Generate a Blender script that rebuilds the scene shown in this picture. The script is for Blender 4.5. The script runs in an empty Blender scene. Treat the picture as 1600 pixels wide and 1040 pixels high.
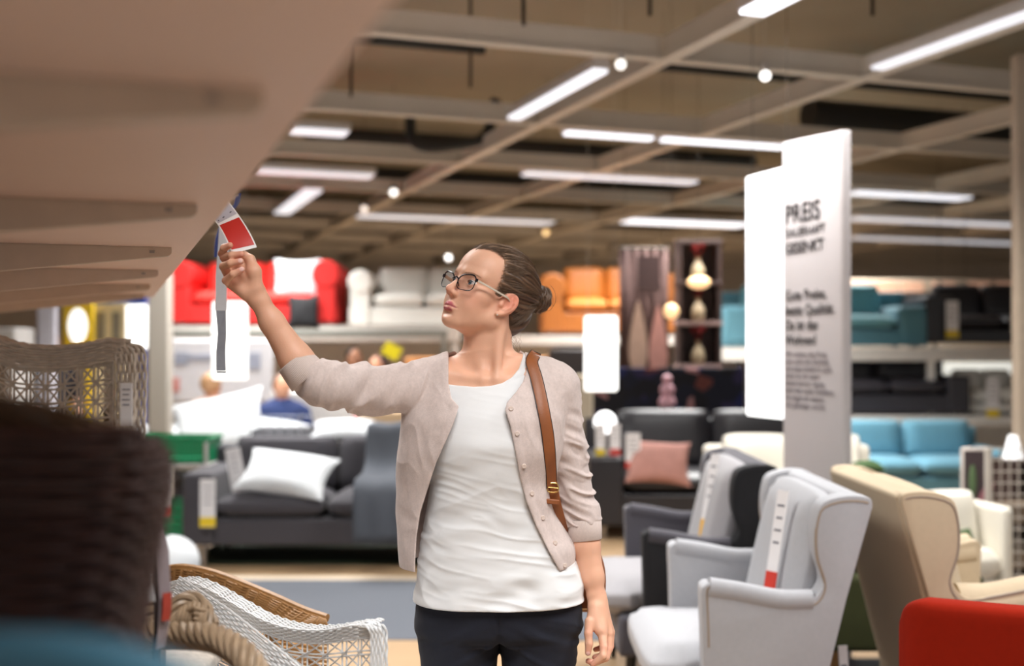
import bpy, bmesh, math, random
import numpy as np
from mathutils import Vector, Matrix

# ------------------------------------------------------------ camera, sky, exposure
FPX = 1780.0            # focal length in pixels of the 1600 px wide frame
CAM_Z = 1.463
HORIZON = 537.0
scene = bpy.context.scene
COL = scene.collection
cam_data = bpy.data.cameras.new('camera')
cam = bpy.data.objects.new('camera', cam_data)
COL.objects.link(cam)
cam.location = (0, 0, CAM_Z)
cam.rotation_euler = (math.radians(90) + math.atan((HORIZON - 520) / FPX), 0, 0)
cam_data.sensor_width = 36.0
cam_data.lens = 36.0 * FPX / 1600.0
cam_data.clip_start = 0.02
cam_data.clip_end = 200
cam_data.dof.use_dof = True
cam_data.dof.focus_distance = 2.50
cam_data.dof.aperture_fstop = 1.75
cam_data.dof.aperture_blades = 0
scene.camera = cam

world = bpy.data.worlds.new('world')
scene.world = world
world.use_nodes = True
wbg = world.node_tree.nodes['Background']
wbg.inputs[0].default_value = (1.0, 0.96, 0.93, 1)
wbg.inputs[1].default_value = .50

vs = scene.view_settings
vs.view_transform = 'Standard'
vs.look = 'None'
vs.gamma = 1.0
vs.use_curve_mapping = False
vs.exposure = 0.14

def area_light(name, loc, size, power, color=(1, .95, .88), rot=(0, 0, 0)):
    l = bpy.data.lights.new(name, 'AREA')
    l.shape = 'RECTANGLE'
    l.size, l.size_y = size
    l.energy = power
    l.color = color
    l.spread = math.radians(125)
    o = bpy.data.objects.new(name, l)
    o.location = loc
    o.rotation_euler = rot
    COL.objects.link(o)
    return o

YAW = math.radians(19.63)           # the store's grid is turned against the camera
U = Vector((-math.sin(YAW), math.cos(YAW), 0))     # along the aisle, away from the camera
V = Vector((math.cos(YAW), math.sin(YAW), 0))      # across the aisle, to the right

# area lights added below the ceiling grid to light the store, without fixtures
for i, (u, v, p) in enumerate([(0.5, 0.6, 74), (1.6, 3.2, 74), (4.6, 0.0, 105), (5.0, 3.4, 105), (8.6, 1.2, 100),
                               (9.0, 5.2, 125), (10.3, 4.8, 105), (11.4, 1.2, 120), (12.0, 8.5, 140), (15.5, 4.0, 220), (16.5, 9.0, 220)]):
    c = U * u + V * v
    area_light('added_light', (c.x, c.y, 3.18), (1.5, 1.5), p, (1, .985, .96), (0, 0, YAW))

# ------------------------------------------------------------ helpers
def P(px, py, y):
    """point of the store seen at pixel (px, py) when it stands y metres in front of the camera"""
    return Vector(((px - 800.0) / FPX * y, y, CAM_Z - (py - HORIZON) / FPX * y))

def s2l(c):
    return tuple(((x / 12.92) if x <= .04045 else ((x + .055) / 1.055) ** 2.4) for x in c)

def rgb(r, g, b):
    return s2l((r / 255., g / 255., b / 255.))

MATS = {}
def mat(name, color, rough=.6, metal=0., var=.06, scale=18., bump=0., bscale=None, sheen=0., emit=None, estr=0.,
        trans=0., alpha=1., sss=0., attr=None, coords='Object', spec=.5):
    """procedural material: noise-varied base colour, optional noise bump"""
    if name in MATS:
        return MATS[name]
    m = bpy.data.materials.new(name)
    m.use_nodes = True
    nt = m.node_tree
    b = nt.nodes['Principled BSDF']
    b.inputs['Roughness'].default_value = rough
    b.inputs['Metallic'].default_value = metal
    b.inputs['Specular IOR Level'].default_value = spec
    tc = nt.nodes.new('ShaderNodeTexCoord')
    nz = nt.nodes.new('ShaderNodeTexNoise')
    nz.inputs['Scale'].default_value = scale
    nz.inputs['Detail'].default_value = 4
    nt.links.new(tc.outputs[coords], nz.inputs['Vector'])
    mix = nt.nodes.new('ShaderNodeMix')
    mix.data_type = 'RGBA'
    mix.blend_type = 'MULTIPLY'
    mix.inputs[0].default_value = 1.0
    mp = nt.nodes.new('ShaderNodeMapRange')
    mp.inputs[3].default_value = 1 - var * 2
    mp.inputs[4].default_value = 1 + var * 2
    nt.links.new(nz.outputs['Fac'], mp.inputs[0])
    nt.links.new(mp.outputs[0], mix.inputs[7])
    if attr:
        a = nt.nodes.new('ShaderNodeAttribute')
        a.attribute_name = attr
        nt.links.new(a.outputs['Color'], mix.inputs[6])
    else:
        mix.inputs[6].default_value = (*color, 1)
    nt.links.new(mix.outputs[2], b.inputs['Base Color'])
    if bump:
        n2 = nt.nodes.new('ShaderNodeTexNoise')
        n2.inputs['Scale'].default_value = bscale or scale * 6
        n2.inputs['Detail'].default_value = 3
        nt.links.new(tc.outputs[coords], n2.inputs['Vector'])
        bp = nt.nodes.new('ShaderNodeBump')
        bp.inputs['Strength'].default_value = bump
        bp.inputs['Distance'].default_value = .002
        nt.links.new(n2.outputs['Fac'], bp.inputs['Height'])
        nt.links.new(bp.outputs[0], b.inputs['Normal'])
    if sheen:
        b.inputs['Sheen Weight'].default_value = sheen
        b.inputs['Sheen Roughness'].default_value = .5
    if emit:
        b.inputs['Emission Color'].default_value = (*emit, 1)
        b.inputs['Emission Strength'].default_value = estr
    if trans:
        b.inputs['Transmission Weight'].default_value = trans
    if sss:
        b.inputs['Subsurface Weight'].default_value = sss
        b.inputs['Subsurface Radius'].default_value = (1.0, .35, .2)
        b.inputs['Subsurface Scale'].default_value = .008
    b.inputs['Alpha'].default_value = alpha
    MATS[name] = m
    return m

def link_mesh(name, me, m=None, parent=None, smooth=True, label=None, auto=None):
    o = bpy.data.objects.new(name, me)
    COL.objects.link(o)
    if m is not None and len(me.materials) == 0:
        me.materials.append(m)
    if smooth:
        me.polygons.foreach_set('use_smooth', [True] * len(me.polygons))
        if auto:
            me.set_sharp_from_angle(angle=math.radians(auto))
    if parent is not None:
        o.parent = parent
    if label:
        o['label'] = label
    return o

def bm_obj(name, bm, m=None, parent=None, smooth=True, label=None, auto=40, bevel=0, seg=2, sub=0):
    bmesh.ops.recalc_face_normals(bm, faces=bm.faces)
    me = bpy.data.meshes.new(name)
    bm.to_mesh(me)
    bm.free()
    o = link_mesh(name, me, m, parent, smooth, label, auto)
    if bevel:
        md = o.modifiers.new('bevel', 'BEVEL')
        md.width = bevel
        md.segments = seg
        md.limit_method = 'ANGLE'
    if sub:
        md = o.modifiers.new('sub', 'SUBSURF')
        md.levels = md.render_levels = sub
    return o

def tag(o, label=None, cat=None, group=None, kind=None):
    if label: o['label'] = label
    if cat: o['category'] = cat
    if group: o['group'] = group
    if kind: o['kind'] = kind
    return o

def thing(name, label, cat, loc=(0, 0, 0), rz=0., group=None):
    o = bpy.data.objects.new(name, None)
    o.empty_display_size = .1
    COL.objects.link(o)
    o.location = loc
    o.rotation_euler = (0, 0, rz)
    return tag(o, label, cat, group)

def dup(root, loc=None, rz=None, label=None, group=None):
    r = root.copy()
    COL.objects.link(r)
    if loc is not None: r.location = loc
    if rz is not None: r.rotation_euler = (0, 0, rz)
    if label: r['label'] = label
    if group: r['group'] = group
    for ch in list(root.children):
        c = ch.copy()
        COL.objects.link(c)
        c.parent = r
        for g in list(ch.children):
            d = g.copy()
            COL.objects.link(d)
            d.parent = c
    return r

def add_box(bm, c, s, rot=None):
    """box of size s centred on c"""
    mt = Matrix.Translation(Vector(c))
    if rot is not None:
        mt = mt @ rot.to_4x4()
    mt = mt @ Matrix.Diagonal((s[0], s[1], s[2], 1))
    return bmesh.ops.create_cube(bm, size=1, matrix=mt)

def add_cyl(bm, a, b, r, r2=None, seg=16):
    a, b = Vector(a), Vector(b)
    d = b - a
    q = d.to_track_quat('Z', 'Y')
    mt = Matrix.Translation((a + b) / 2) @ q.to_matrix().to_4x4()
    return bmesh.ops.create_cone(bm, cap_ends=True, segments=seg, radius1=r, radius2=r if r2 is None else r2,
                                 depth=d.length, matrix=mt)

def add_tube(bm, pts, r, seg=6, closed=False, caps=True):
    """tube through points; r a number or a list; r may be (a, b) for a flat ribbon"""
    pts = [Vector(p) for p in pts]
    n = len(pts)
    rings = []
    prev = None
    for i, p in enumerate(pts):
        if closed:
            t = pts[(i + 1) % n] - pts[i - 1]
        else:
            t = pts[min(i + 1, n - 1)] - pts[max(i - 1, 0)]
        t.normalize()
        if prev is None:
            x = t.orthogonal().normalized()
        else:
            x = (prev - t * prev.dot(t))
            x = x.normalized() if x.length > 1e-6 else t.orthogonal().normalized()
        prev = x
        y = t.cross(x)
        rr = r[i] if isinstance(r, list) else r
        ra, rb = rr if isinstance(rr, tuple) else (rr, rr)
        rings.append([bm.verts.new(p + x * (ra * math.cos(k * 2 * math.pi / seg)) + y * (rb * math.sin(k * 2 * math.pi / seg)))
                      for k in range(seg)])
    m = n if closed else n - 1
    for i in range(m):
        a, b = rings[i], rings[(i + 1) % n]
        for k in range(seg):
            bm.faces.new((a[k], a[(k + 1) % seg], b[(k + 1) % seg], b[k]))
    if caps and not closed:
        bm.faces.new(rings[0][::-1])
        bm.faces.new(rings[-1])

def catmull(pts, n=6, closed=False):
    pts = [Vector(p) for p in pts]
    N = len(pts)
    out = []
    rng = range(N) if closed else range(N - 1)
    for i in rng:
        if closed:
            a, b, c, d = pts[(i - 1) % N], pts[i], pts[(i + 1) % N], pts[(i + 2) % N]
        else:
            a = pts[i - 1] if i > 0 else pts[i] * 2 - pts[i + 1]
            b, c = pts[i], pts[i + 1]
            d = pts[i + 2] if i + 2 < N else pts[i + 1] * 2 - pts[i]
        for k in range(n):
            t = k / n
            out.append(.5 * ((2 * b) + (c - a) * t + (2 * a - 5 * b + 4 * c - d) * t * t + (3 * b - a - 3 * c + d) * t ** 3))
    if not closed:
        out.append(pts[-1])
    return out

def prism(bm, poly, y0, y1, axis='Y'):
    """extrude a 2-D outline (list of (a, b)) between y0 and y1; axis Y: (x, z) outline"""
    def mk(a, b, t):
        if axis == 'Y': return Vector((a, t, b))
        if axis == 'X': return Vector((t, a, b))
        return Vector((a, b, t))
    f0 = [bm.verts.new(mk(a, b, y0)) for a, b in poly]
    f1 = [bm.verts.new(mk(a, b, y1)) for a, b in poly]
    bm.faces.new(f0[::-1])
    bm.faces.new(f1)
    n = len(poly)
    for i in range(n):
        bm.faces.new((f0[i], f0[(i + 1) % n], f1[(i + 1) % n], f1[i]))

def cushion_bm(sx, sy, sz, n=14, puff=1.0, p=3.2, droop=0.):
    """soft box cushion centred on the origin"""
    bm = bmesh.new()
    bmesh.ops.create_cube(bm, size=2)
    bmesh.ops.subdivide_edges(bm, edges=bm.edges, cuts=n, use_grid_fill=True)
    for v in bm.verts:
        x, y, z = v.co
        ex = (1 - abs(x) ** p) ; ey = (1 - abs(y) ** p)
        h = (max(ex, 0) * max(ey, 0)) ** .28
        zz = z * (.45 + .55 * h)
        # round the plan corners and side edges
        r = 1 - .06 * (abs(x * y)) ** 4 - .05 * abs(z) ** 4 * (1 if puff else 0)
        v.co = Vector((x * sx / 2 * r, y * sy / 2 * r, zz * sz / 2 - droop * (x * x)))
    return bm

def pillow_bm(sx, sy, sz, n=18, seed=0):
    """scatter cushion with pointed corners, lying in XY"""
    rnd = random.Random(seed)
    a1, a2 = rnd.uniform(0, 6), rnd.uniform(0, 6)
    bm = bmesh.new()
    top, bot = {}, {}
    for i in range(n + 1):
        for j in range(n + 1):
            x, y = i / n * 2 - 1, j / n * 2 - 1
            h = ((1 - x * x) * (1 - y * y)) ** .42
            w = 1 - .13 * (1 - x * x) * (y * y) ** 1
            w2 = 1 - .13 * (1 - y * y) * (x * x) ** 1
            wr = .06 * math.sin(5 * x + a1) * math.sin(4 * y + a2)
            X, Y = x * sx / 2 * w2, y * sy / 2 * w
            top[i, j] = bm.verts.new((X, Y, sz / 2 * h * (1 + wr)))
            bot[i, j] = top[i, j] if i in (0, n) or j in (0, n) else bm.verts.new((X, Y, -sz / 2 * h))
    for i in range(n):
        for j in range(n):
            bm.faces.new((top[i, j], top[i + 1, j], top[i + 1, j + 1], top[i, j + 1]))
            bm.faces.new((bot[i, j], bot[i, j + 1], bot[i + 1, j + 1], bot[i + 1, j]))
    return bm

def text_mesh(name, s, size, m, parent=None, loc=(0, 0, 0), rot=(0, 0, 0), extrude=.0005, align='LEFT', weight=0.):
    cu = bpy.data.curves.new(name, 'FONT')
    cu.body = s
    cu.size = size
    cu.extrude = extrude
    cu.offset = weight
    cu.align_x = align
    tmp = bpy.data.objects.new('tmp', cu)
    me = bpy.data.meshes.new_from_object(tmp)
    bpy.data.objects.remove(tmp)
    me.name = name
    me.materials.clear()
    o = link_mesh(name, me, m, parent, smooth=False)
    o.location = loc
    o.rotation_euler = rot
    return o
# ------------------------------------------------------------ implicit surfaces for bodies and clothes
class Prim:
    def __init__(s, fn, c, r, op='u', k=.01):
        s.fn, s.c, s.r, s.op, s.k = fn, np.array(c, float), float(r), op, k

def v3(a): return np.array(tuple(a), float)

def cone(a, b, ra, rb, k=.01, op='u'):
    """round cone between two points"""
    a, b = v3(a), v3(b)
    ba = b - a
    L2 = max(ba @ ba, 1e-12)
    def fn(p):
        t = np.clip(((p - a) @ ba) / L2, 0, 1)
        d = p - a - t[:, None] * ba
        return np.sqrt((d * d).sum(1)) - (ra + (rb - ra) * t)
    return Prim(fn, (a + b) / 2, math.sqrt(L2) / 2 + max(ra, rb), op, k)

def ell(c, r, R=None, k=.01, op='u'):
    """ellipsoid, R = 3x3 whose columns are its axes"""
    c, r = v3(c), v3(r)
    R_ = np.eye(3) if R is None else np.array(R, float)
    def fn(p):
        q = (p - c) @ R_
        k0 = np.sqrt(((q / r) ** 2).sum(1)) + 1e-9
        k1 = np.sqrt(((q / (r * r)) ** 2).sum(1)) + 1e-9
        return k0 * (k0 - 1) / k1
    return Prim(fn, c, r.max(), op, k)

def chain(pts, rs, k=.006):
    return [cone(pts[i], pts[i + 1], rs[i], rs[i + 1], k) for i in range(len(pts) - 1)]

class Loft:
    """stack of super-ellipse sections; rows = (z, cx, cy, a, b)"""
    def __init__(s, rows, p=2.2):
        rows = sorted(rows)
        s.z = np.array([r[0] for r in rows]); s.t = np.array(rows)
        zz = np.linspace(s.z[0], s.z[-1], 160)
        cols = []
        for j in range(1, 5):
            y = np.interp(zz, s.z, s.t[:, j])
            ker = np.exp(-np.linspace(-2, 2, 15) ** 2); ker /= ker.sum()
            yp = np.concatenate([np.full(7, y[0]), y, np.full(7, y[-1])])
            cols.append(np.convolve(yp, ker, 'valid'))
        s.zz, s.cols, s.p = zz, cols, p
    def __call__(s, P_, off=0.):
        z = P_[:, 2]
        cx, cy, a, b = [np.interp(z, s.zz, c) for c in s.cols]
        x, y = P_[:, 0] - cx, P_[:, 1] - cy
        a = a + off; b = b + off
        e = (np.abs(x / a) ** s.p + np.abs(y / b) ** s.p) ** (1 / s.p)
        g = np.sqrt((x / a) ** 2 / a ** 2 + (y / b) ** 2 / b ** 2) / np.maximum(np.sqrt((x / a) ** 2 + (y / b) ** 2), 1e-6)
        d = (e - 1) / np.maximum(g, 1e-3)
        d = np.where(e < .5, -np.minimum(a, b) * .5, d)
        return np.maximum(d, np.maximum(s.zz[0] - z, z - s.zz[-1]))
    def prim(s, off=0., k=.02, op='u'):
        c = ((s.cols[0].mean()), s.cols[1].mean(), (s.zz[0] + s.zz[-1]) / 2)
        r = math.hypot((s.zz[-1] - s.zz[0]) / 2, s.cols[2].max() * 1.3)
        return Prim(lambda p: s(p, off), c, r + .02, op, k)

def smin(a, b, k):
    h = np.clip(.5 + .5 * (b - a) / k, 0, 1)
    return b + (a - b) * h - k * h * (1 - h)

def evalf(prims, p, cen=None, R=None):
    d = np.full(len(p), 1.0)
    for q in prims:
        if cen is not None and np.linalg.norm(q.c - cen) > q.r + R + .05:
            continue
        v = q.fn(p)
        if q.op == 'u':
            d = smin(d, v, q.k)
        elif q.op == 's':
            d = -smin(-d, v, q.k)
        elif q.op == 'i':
            d = -smin(-d, -v, q.k)
        elif q.op == 'add':
            d = d + v
    return d

def polygonise(field, lo, hi, h, name, nb=12):
    """surface nets of field(p, cen, R) on sparse blocks -> vertices, quads"""
    lo, hi = v3(lo), v3(hi)
    bs = nb * h
    nbl = np.ceil((hi - lo) / bs).astype(int)
    I = np.stack(np.meshgrid(*[np.arange(n) for n in nbl], indexing='ij'), -1).reshape(-1, 3)
    cen = lo + (I + .5) * bs
    R = bs * math.sqrt(3) / 2
    fc = np.concatenate([field(cen[i:i + 20000], None, None) for i in range(0, len(cen), 20000)])
    keep = np.abs(fc) < R * 1.5 + .004
    I, cen = I[keep], cen[keep]
    g = np.arange(nb + 1)
    G = np.stack(np.meshgrid(g, g, g, indexing='ij'), -1).reshape(-1, 3)
    N = int((nbl * nb).max() + 2)
    key = lambda a: (a[..., 0].astype(np.int64) * N + a[..., 1]) * N + a[..., 2]
    ck, cv, quads = [], [], []
    n1 = nb + 1
    corners = [(i, j, k) for i in (0, 1) for j in (0, 1) for k in (0, 1)]
    edges = [(a, b) for a in range(8) for b in range(a + 1, 8)
             if sum(abs(x - y) for x, y in zip(corners[a], corners[b])) == 1]
    for b, c in zip(I, cen):
        base = b * nb
        pts = lo + (base + G) * h
        f = field(pts, c, R).reshape(n1, n1, n1)
        s = f < 0
        if s.all() or not s.any():
            continue
        C = np.stack([f[i:i + nb, j:j + nb, k:k + nb] for i, j, k in corners], -1).reshape(-1, 8)
        sc = C < 0
        act = np.nonzero(sc.any(1) & ~sc.all(1))[0]
        Ca, sa = C[act], sc[act]
        acc = np.zeros((len(act), 3)); cnt = np.zeros(len(act))
        for a_, b_ in edges:
            m = sa[:, a_] != sa[:, b_]
            fa, fb = Ca[:, a_], Ca[:, b_]
            t = np.where(m, fa / np.where(m, fa - fb, 1), 0)[:, None]
            pos = np.array(corners[a_]) * (1 - t) + np.array(corners[b_]) * t
            acc += np.where(m[:, None], pos, 0); cnt += m
        ci = np.stack(np.unravel_index(act, (nb, nb, nb)), -1) + base
        ck.append(key(ci)); cv.append(lo + (ci + acc / cnt[:, None]) * h)
        for ax in range(3):
            sl0 = [slice(0, nb)] * 3
            sl1 = [slice(0, nb)] * 3
            sl1[ax] = slice(1, nb + 1)
            A, B = s[tuple(sl0)], s[tuple(sl1)]
            e = np.argwhere(A != B)
            if len(e) == 0: continue
            flip = A[tuple(e.T)]
            e = e + base
            u, w = [(1, 2), (2, 0), (0, 1)][ax]
            du = np.zeros(3, int); du[u] = 1
            dw = np.zeros(3, int); dw[w] = 1
            q = np.stack([key(e), key(e - du), key(e - du - dw), key(e - dw)], 1)
            bad = (e[:, u] == 0) | (e[:, w] == 0)
            q[flip] = q[flip][:, ::-1] * 1
            quads.append(q[~bad])
    ck = np.concatenate(ck); cv = np.concatenate(cv); Q = np.concatenate(quads)
    o = np.argsort(ck); ck, cv = ck[o], cv[o]
    idx = np.searchsorted(ck, Q); idx[idx >= len(ck)] = 0
    ok = (ck[idx] == Q).all(1)
    return cv, idx[ok][:, ::-1]

def np_mesh(name, v, f):
    me = bpy.data.meshes.new(name)
    me.vertices.add(len(v)); me.vertices.foreach_set('co', v.astype(np.float32).ravel())
    me.loops.add(len(f) * 4); me.loops.foreach_set('vertex_index', f.astype(np.int32).ravel())
    me.polygons.add(len(f))
    me.polygons.foreach_set('loop_start', np.arange(0, len(f) * 4, 4, dtype=np.int32))
    me.update(calc_edges=True)
    me.validate()
    return me

def set_col(me, name, c):
    a = me.color_attributes.new(name, 'FLOAT_COLOR', 'POINT')
    c4 = np.concatenate([c, np.ones((len(c), 1))], 1).astype(np.float32)
    a.data.foreach_set('color', c4.ravel())

_rs = np.random.RandomState(7)
_lat = _rs.rand(32, 32, 32)
def vnoise(p, s):
    """smooth value noise in -1..1"""
    q = p * s + 100.
    i = np.floor(q).astype(int); f = q - i
    f = f * f * (3 - 2 * f)
    r = 0
    for dx in (0, 1):
        for dy in (0, 1):
            for dz in (0, 1):
                w = (f[:, 0] if dx else 1 - f[:, 0]) * (f[:, 1] if dy else 1 - f[:, 1]) * (f[:, 2] if dz else 1 - f[:, 2])
                r = r + w * _lat[(i[:, 0] + dx) % 32, (i[:, 1] + dy) % 32, (i[:, 2] + dz) % 32]
    return r * 2 - 1

def poly_sd(px, py, poly):
    """signed distance to a closed polygon, negative inside"""
    n = len(poly)
    d = np.full(len(px), 1e18); s = np.ones(len(px))
    for i in range(n):
        ax, ay = poly[i]; bx, by = poly[i - 1]
        ex, ey = bx - ax, by - ay
        wx, wy = px - ax, py - ay
        t = np.clip((wx * ex + wy * ey) / (ex * ex + ey * ey + 1e-12), 0, 1)
        d = np.minimum(d, (wx - ex * t) ** 2 + (wy - ey * t) ** 2)
        c1, c2, c3 = py >= ay, py < by, ex * wy > ey * wx
        s = np.where((c1 & c2 & c3) | (~c1 & ~c2 & ~c3), -s, s)
    return s * np.sqrt(d)
# ------------------------------------------------------------ building shell
def UV(u, v, z=0.):
    p = U * u + V * v
    return Vector((p.x, p.y, z))
GRID_Z = 3.21
SLAB_Z = 4.45
wood_floor = mat('floor_boards', rgb(166, 138, 106), .45, var=.06, scale=4, bump=.05)
carpet = mat('grey_carpet', rgb(90, 94, 102), .95, var=.05, scale=60, bump=.3, bscale=300)
sand = mat('pale_border', rgb(196, 180, 160), .6, var=.04)
concrete = mat('concrete', rgb(150, 143, 128), .9, var=.08, scale=1.2, bump=.1)
white_wall = mat('white_wall', rgb(200, 192, 182), .8, var=.03, scale=2)
beam_m = mat('beam_paint', rgb(206, 198, 186), .5, var=.04, scale=3)

def struct(name, bm, m, **k):
    o = bm_obj(name, bm, m, **k)
    o['kind'] = 'structure'
    return o
def flat_poly(name, pts, z, m, th=.01):
    bm = bmesh.new()
    prism(bm, pts, z - th, z, 'Z')
    return struct(name, bm, m, smooth=False, auto=None)
flat_poly('floor', [(-22, -6), (24, -6), (24, 30), (-22, 30)], 0, wood_floor, .2)
flat_poly('trim_1', [(-6.5, 5.72), (2.6, 5.60), (2.6, 7.02), (-6.5, 7.10)], .004, carpet, .004)
flat_poly('trim_2', [(-6.5, 7.10), (2.6, 7.02), (2.6, 7.14), (-6.5, 7.22)], .006, sand, .006)
flat_poly('trim_3', [(.95, 1.0), (7.5, 1.0), (7.5, 5.30), (.95, 5.30)], .004, carpet, .004)
bm = bmesh.new(); prism(bm, [(-22, -6), (24, -6), (24, 30), (-22, 30)], SLAB_Z, SLAB_Z + .2, 'Z')
struct('ceiling', bm, concrete, smooth=False, auto=None)
def wall(name, a, b, z1=SLAB_Z, th=.15, m=white_wall):
    bm = bmesh.new()
    a, b = Vector(a), Vector(b)
    d = (b - a).normalized(); n = Vector((-d.y, d.x, 0)) * th
    prism(bm, [(a.x, a.y), (b.x, b.y), (b.x + n.x, b.y + n.y), (a.x + n.x, a.y + n.y)], 0, z1, 'Z')
    return struct(name, bm, m, smooth=False, auto=None)
wall('wall_back', (-22, 26, 0), (24, 26, 0))
wall('wall_right', (24, 26, 0), (24, -6, 0))
wall('wall_left', (-22, -6, 0), (-22, 26, 0))

# grid of suspended ceiling beams
n_tr = [10]
def beam(a, b, w=.085, h=.15, z=GRID_Z, m=beam_m):
    bm = bmesh.new()
    a, b = Vector(a), Vector(b)
    d = (b - a).normalized(); n = Vector((-d.y, d.x, 0)) * w / 2
    # open channel: a flange at the bottom and a web, like the painted steel profile
    q = [(a - n), (b - n), (b + n), (a + n)]
    prism(bm, [(p.x, p.y) for p in q], z, z + .018, 'Z')
    n2 = n * .55
    q = [(a - n2), (b - n2), (b + n2), (a + n2)]
    prism(bm, [(p.x, p.y) for p in q], z + .018, z + h, 'Z')
    n_tr[0] += 1
    return struct('trim_%d' % n_tr[0], bm, m, smooth=False, auto=None)
for Y0 in (4.95, 7.05, 9.1, 11.1, 13.2, 15.3, 17.4, 19.5, 21.6, 23.7):
    # each cross beam meets the long beam at v = 3.3
    u0 = (Y0 - V.y * 3.3) / U.y
    beam(UV(u0, -9), UV(u0, 19))
for v0 in (-2.9, -.8, 1.25, 3.26, 4.72, 6.75, 8.9, 10.9, 13.2):
    beam(UV(-2, v0), UV(24, v0), w=.10, z=GRID_Z - .004)
# hanging rods
rod_m = mat('rod', rgb(70, 62, 54), .5, .6)
rods = [(1016, 50, 6.4), (1365, 72, 6.4), (735, 90, 8.2), (818, 16, 6.6), (548, 90, 8.5)]
for (px, py, y) in rods:
    p_ = P(px, py, y)
    bm = bmesh.new(); add_cyl(bm, (p_.x, p_.y, GRID_Z + .1), (p_.x, p_.y, SLAB_Z), .012, seg=8)
    n_tr[0] += 1
    struct('trim_%d' % n_tr[0], bm, rod_m)
# dark service pipes and cable trays above the grid
pipe_m = mat('dark_pipe', rgb(34, 34, 32), .6)
for (u, v0, v1, z, r) in [(7.9, -3, 2.6, 3.62, .045), (7.9, 3.7, 12, 3.62, .045), (12.2, 2.0, 7.5, 3.7, .10), (15.5, -4, 14, 3.8, .12), (9.7, 6.6, 12, 3.75, .16), (11.9, -3, .7, 3.6, .06), (18.6, -6, 16, 3.7, .14)]:
    bm = bmesh.new(); add_cyl(bm, UV(u, v0, z), UV(u, v1, z), r, seg=14)
    n_tr[0] += 1
    struct('trim_%d' % n_tr[0], bm, pipe_m)
bm = bmesh.new()
c = P(672, 222, 10.4)
add_tube(bm, catmull([c + Vector((-.18, 0, .35)), c + Vector((-.17, 0, .05)), c + Vector((-.05, 0, -.04)), c + Vector((.2, 0, -.03)), c + Vector((.5, 0, .06)), c + Vector((.6, 0, .4))], 6), .05, 8)
n_tr[0] += 1
struct('trim_%d' % n_tr[0], bm, pipe_m)

# fluorescent luminaires seen in the picture: housing and louvred diffuser, under or beside the beams
house_m = mat('lamp_housing', rgb(205, 200, 196), .4)
glow = {}
def glow_m(s, c=(.90, .92, 1.0)):
    k = (s, c)
    if k not in glow:
        glow[k] = mat('tube_glow_%d' % len(glow), rgb(230, 230, 240), .4, emit=c, estr=s)
    return glow[k]
seen_lights = [
    # px0, py0, px1, py1, z, width, glow, label
    (884, 209, 1018, 219, 3.19, .10, 1.7, 'long bright strip light left of the white text pillar, nearer half'),
    (1036, 219, 1223, 234, 3.19, .10, 1.8, 'long bright strip light ending at the top of the white pillar'),
    (1333, 302, 1508, 316, 3.19, .26, .95, 'long pale strip light just right of the white pillar'),
    (980, 346, 1162, 360, 3.19, .42, 1.5, 'bright strip light above the dark display shelf'),
    (403, 268, 580, 284, 3.19, .26, .55, 'dim strip light high above the red sofa'),
    (455, 205, 540, 213, 3.19, .22, .75, 'short strip light half hidden by the shelf overhead'),
    (560, 338, 860, 356, 3.19, .34, .60, 'dim strip light running behind the womans head'),
    (820, 272, 1085, 287, 3.19, .20, .70, 'dim strip light beyond the long bright pair'),
    (1332, 342, 1590, 360, 3.19, .36, .55, 'dim far strip light above the turquoise sofa'),
    (1332, 372, 1590, 388, 3.19, .34, .45, 'farthest dim strip light on the right side'),
]
lights_made = []
for (x0, y0, x1, y1, z, w, g, lab) in seen_lights:
    Ya = FPX * (z - CAM_Z) / (HORIZON - y0); a = P(x0, y0, Ya)
    # run along V
    t = x1
    r1 = (x1 - 800) / FPX
    L = (r1 * a.y - a.x) / (V.x - r1 * V.y)
    th = thing('ceiling_light', lab, 'ceiling light', (a.x, a.y, z), YAW, group=None)
    bm = bmesh.new()
    add_box(bm, (L / 2, 0, .05), (L + .04, w + .02, .06))
    bm_obj('housing', bm, house_m, th, smooth=False)
    bm = bmesh.new()
    add_box(bm, (L / 2, 0, .008), (L, w, .02))
    bm_obj('diffuser', bm, glow_m(g), th, smooth=False, label='glowing louvred diffuser')
    lights_made.append(th)
# strips that run along the aisle
for (x0, y0, x1, y1, z, w, g, lab) in [
    (803, 186, 944, 112, 3.16, .10, 1.0, 'strip light along the long diagonal beam, over the aisle'),
    (1372, 108, 1640, 22, 3.18, .09, .75, 'strip light on the diagonal beam at the top right corner'),
    (1176, 22, 1260, -16, 3.17, .14, 2.2, 'bright strip light where the diagonal beam leaves the top edge'),
    (440, 334, 497, 298, 3.18, .20, .80, 'small slanting strip light above the red sofa')]:
    Ya = FPX * (z - CAM_Z) / (HORIZON - y0); a = P(x0, y0, Ya)
    Yb = FPX * (z - CAM_Z) / (HORIZON - y1); b = P(x1, y1, Yb)
    L = min((b - a).dot(-U), 6.)
    th = thing('ceiling_light', lab, 'ceiling light', (a.x, a.y, z), YAW - math.pi / 2)
    bm = bmesh.new(); add_box(bm, (L / 2, 0, .05), (L + .04, w + .02, .06)); bm_obj('housing', bm, house_m, th, smooth=False)
    bm = bmesh.new(); add_box(bm, (L / 2, 0, .008), (L, w, .02)); bm_obj('diffuser', bm, glow_m(g), th, smooth=False, label='glowing louvred diffuser')
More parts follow.
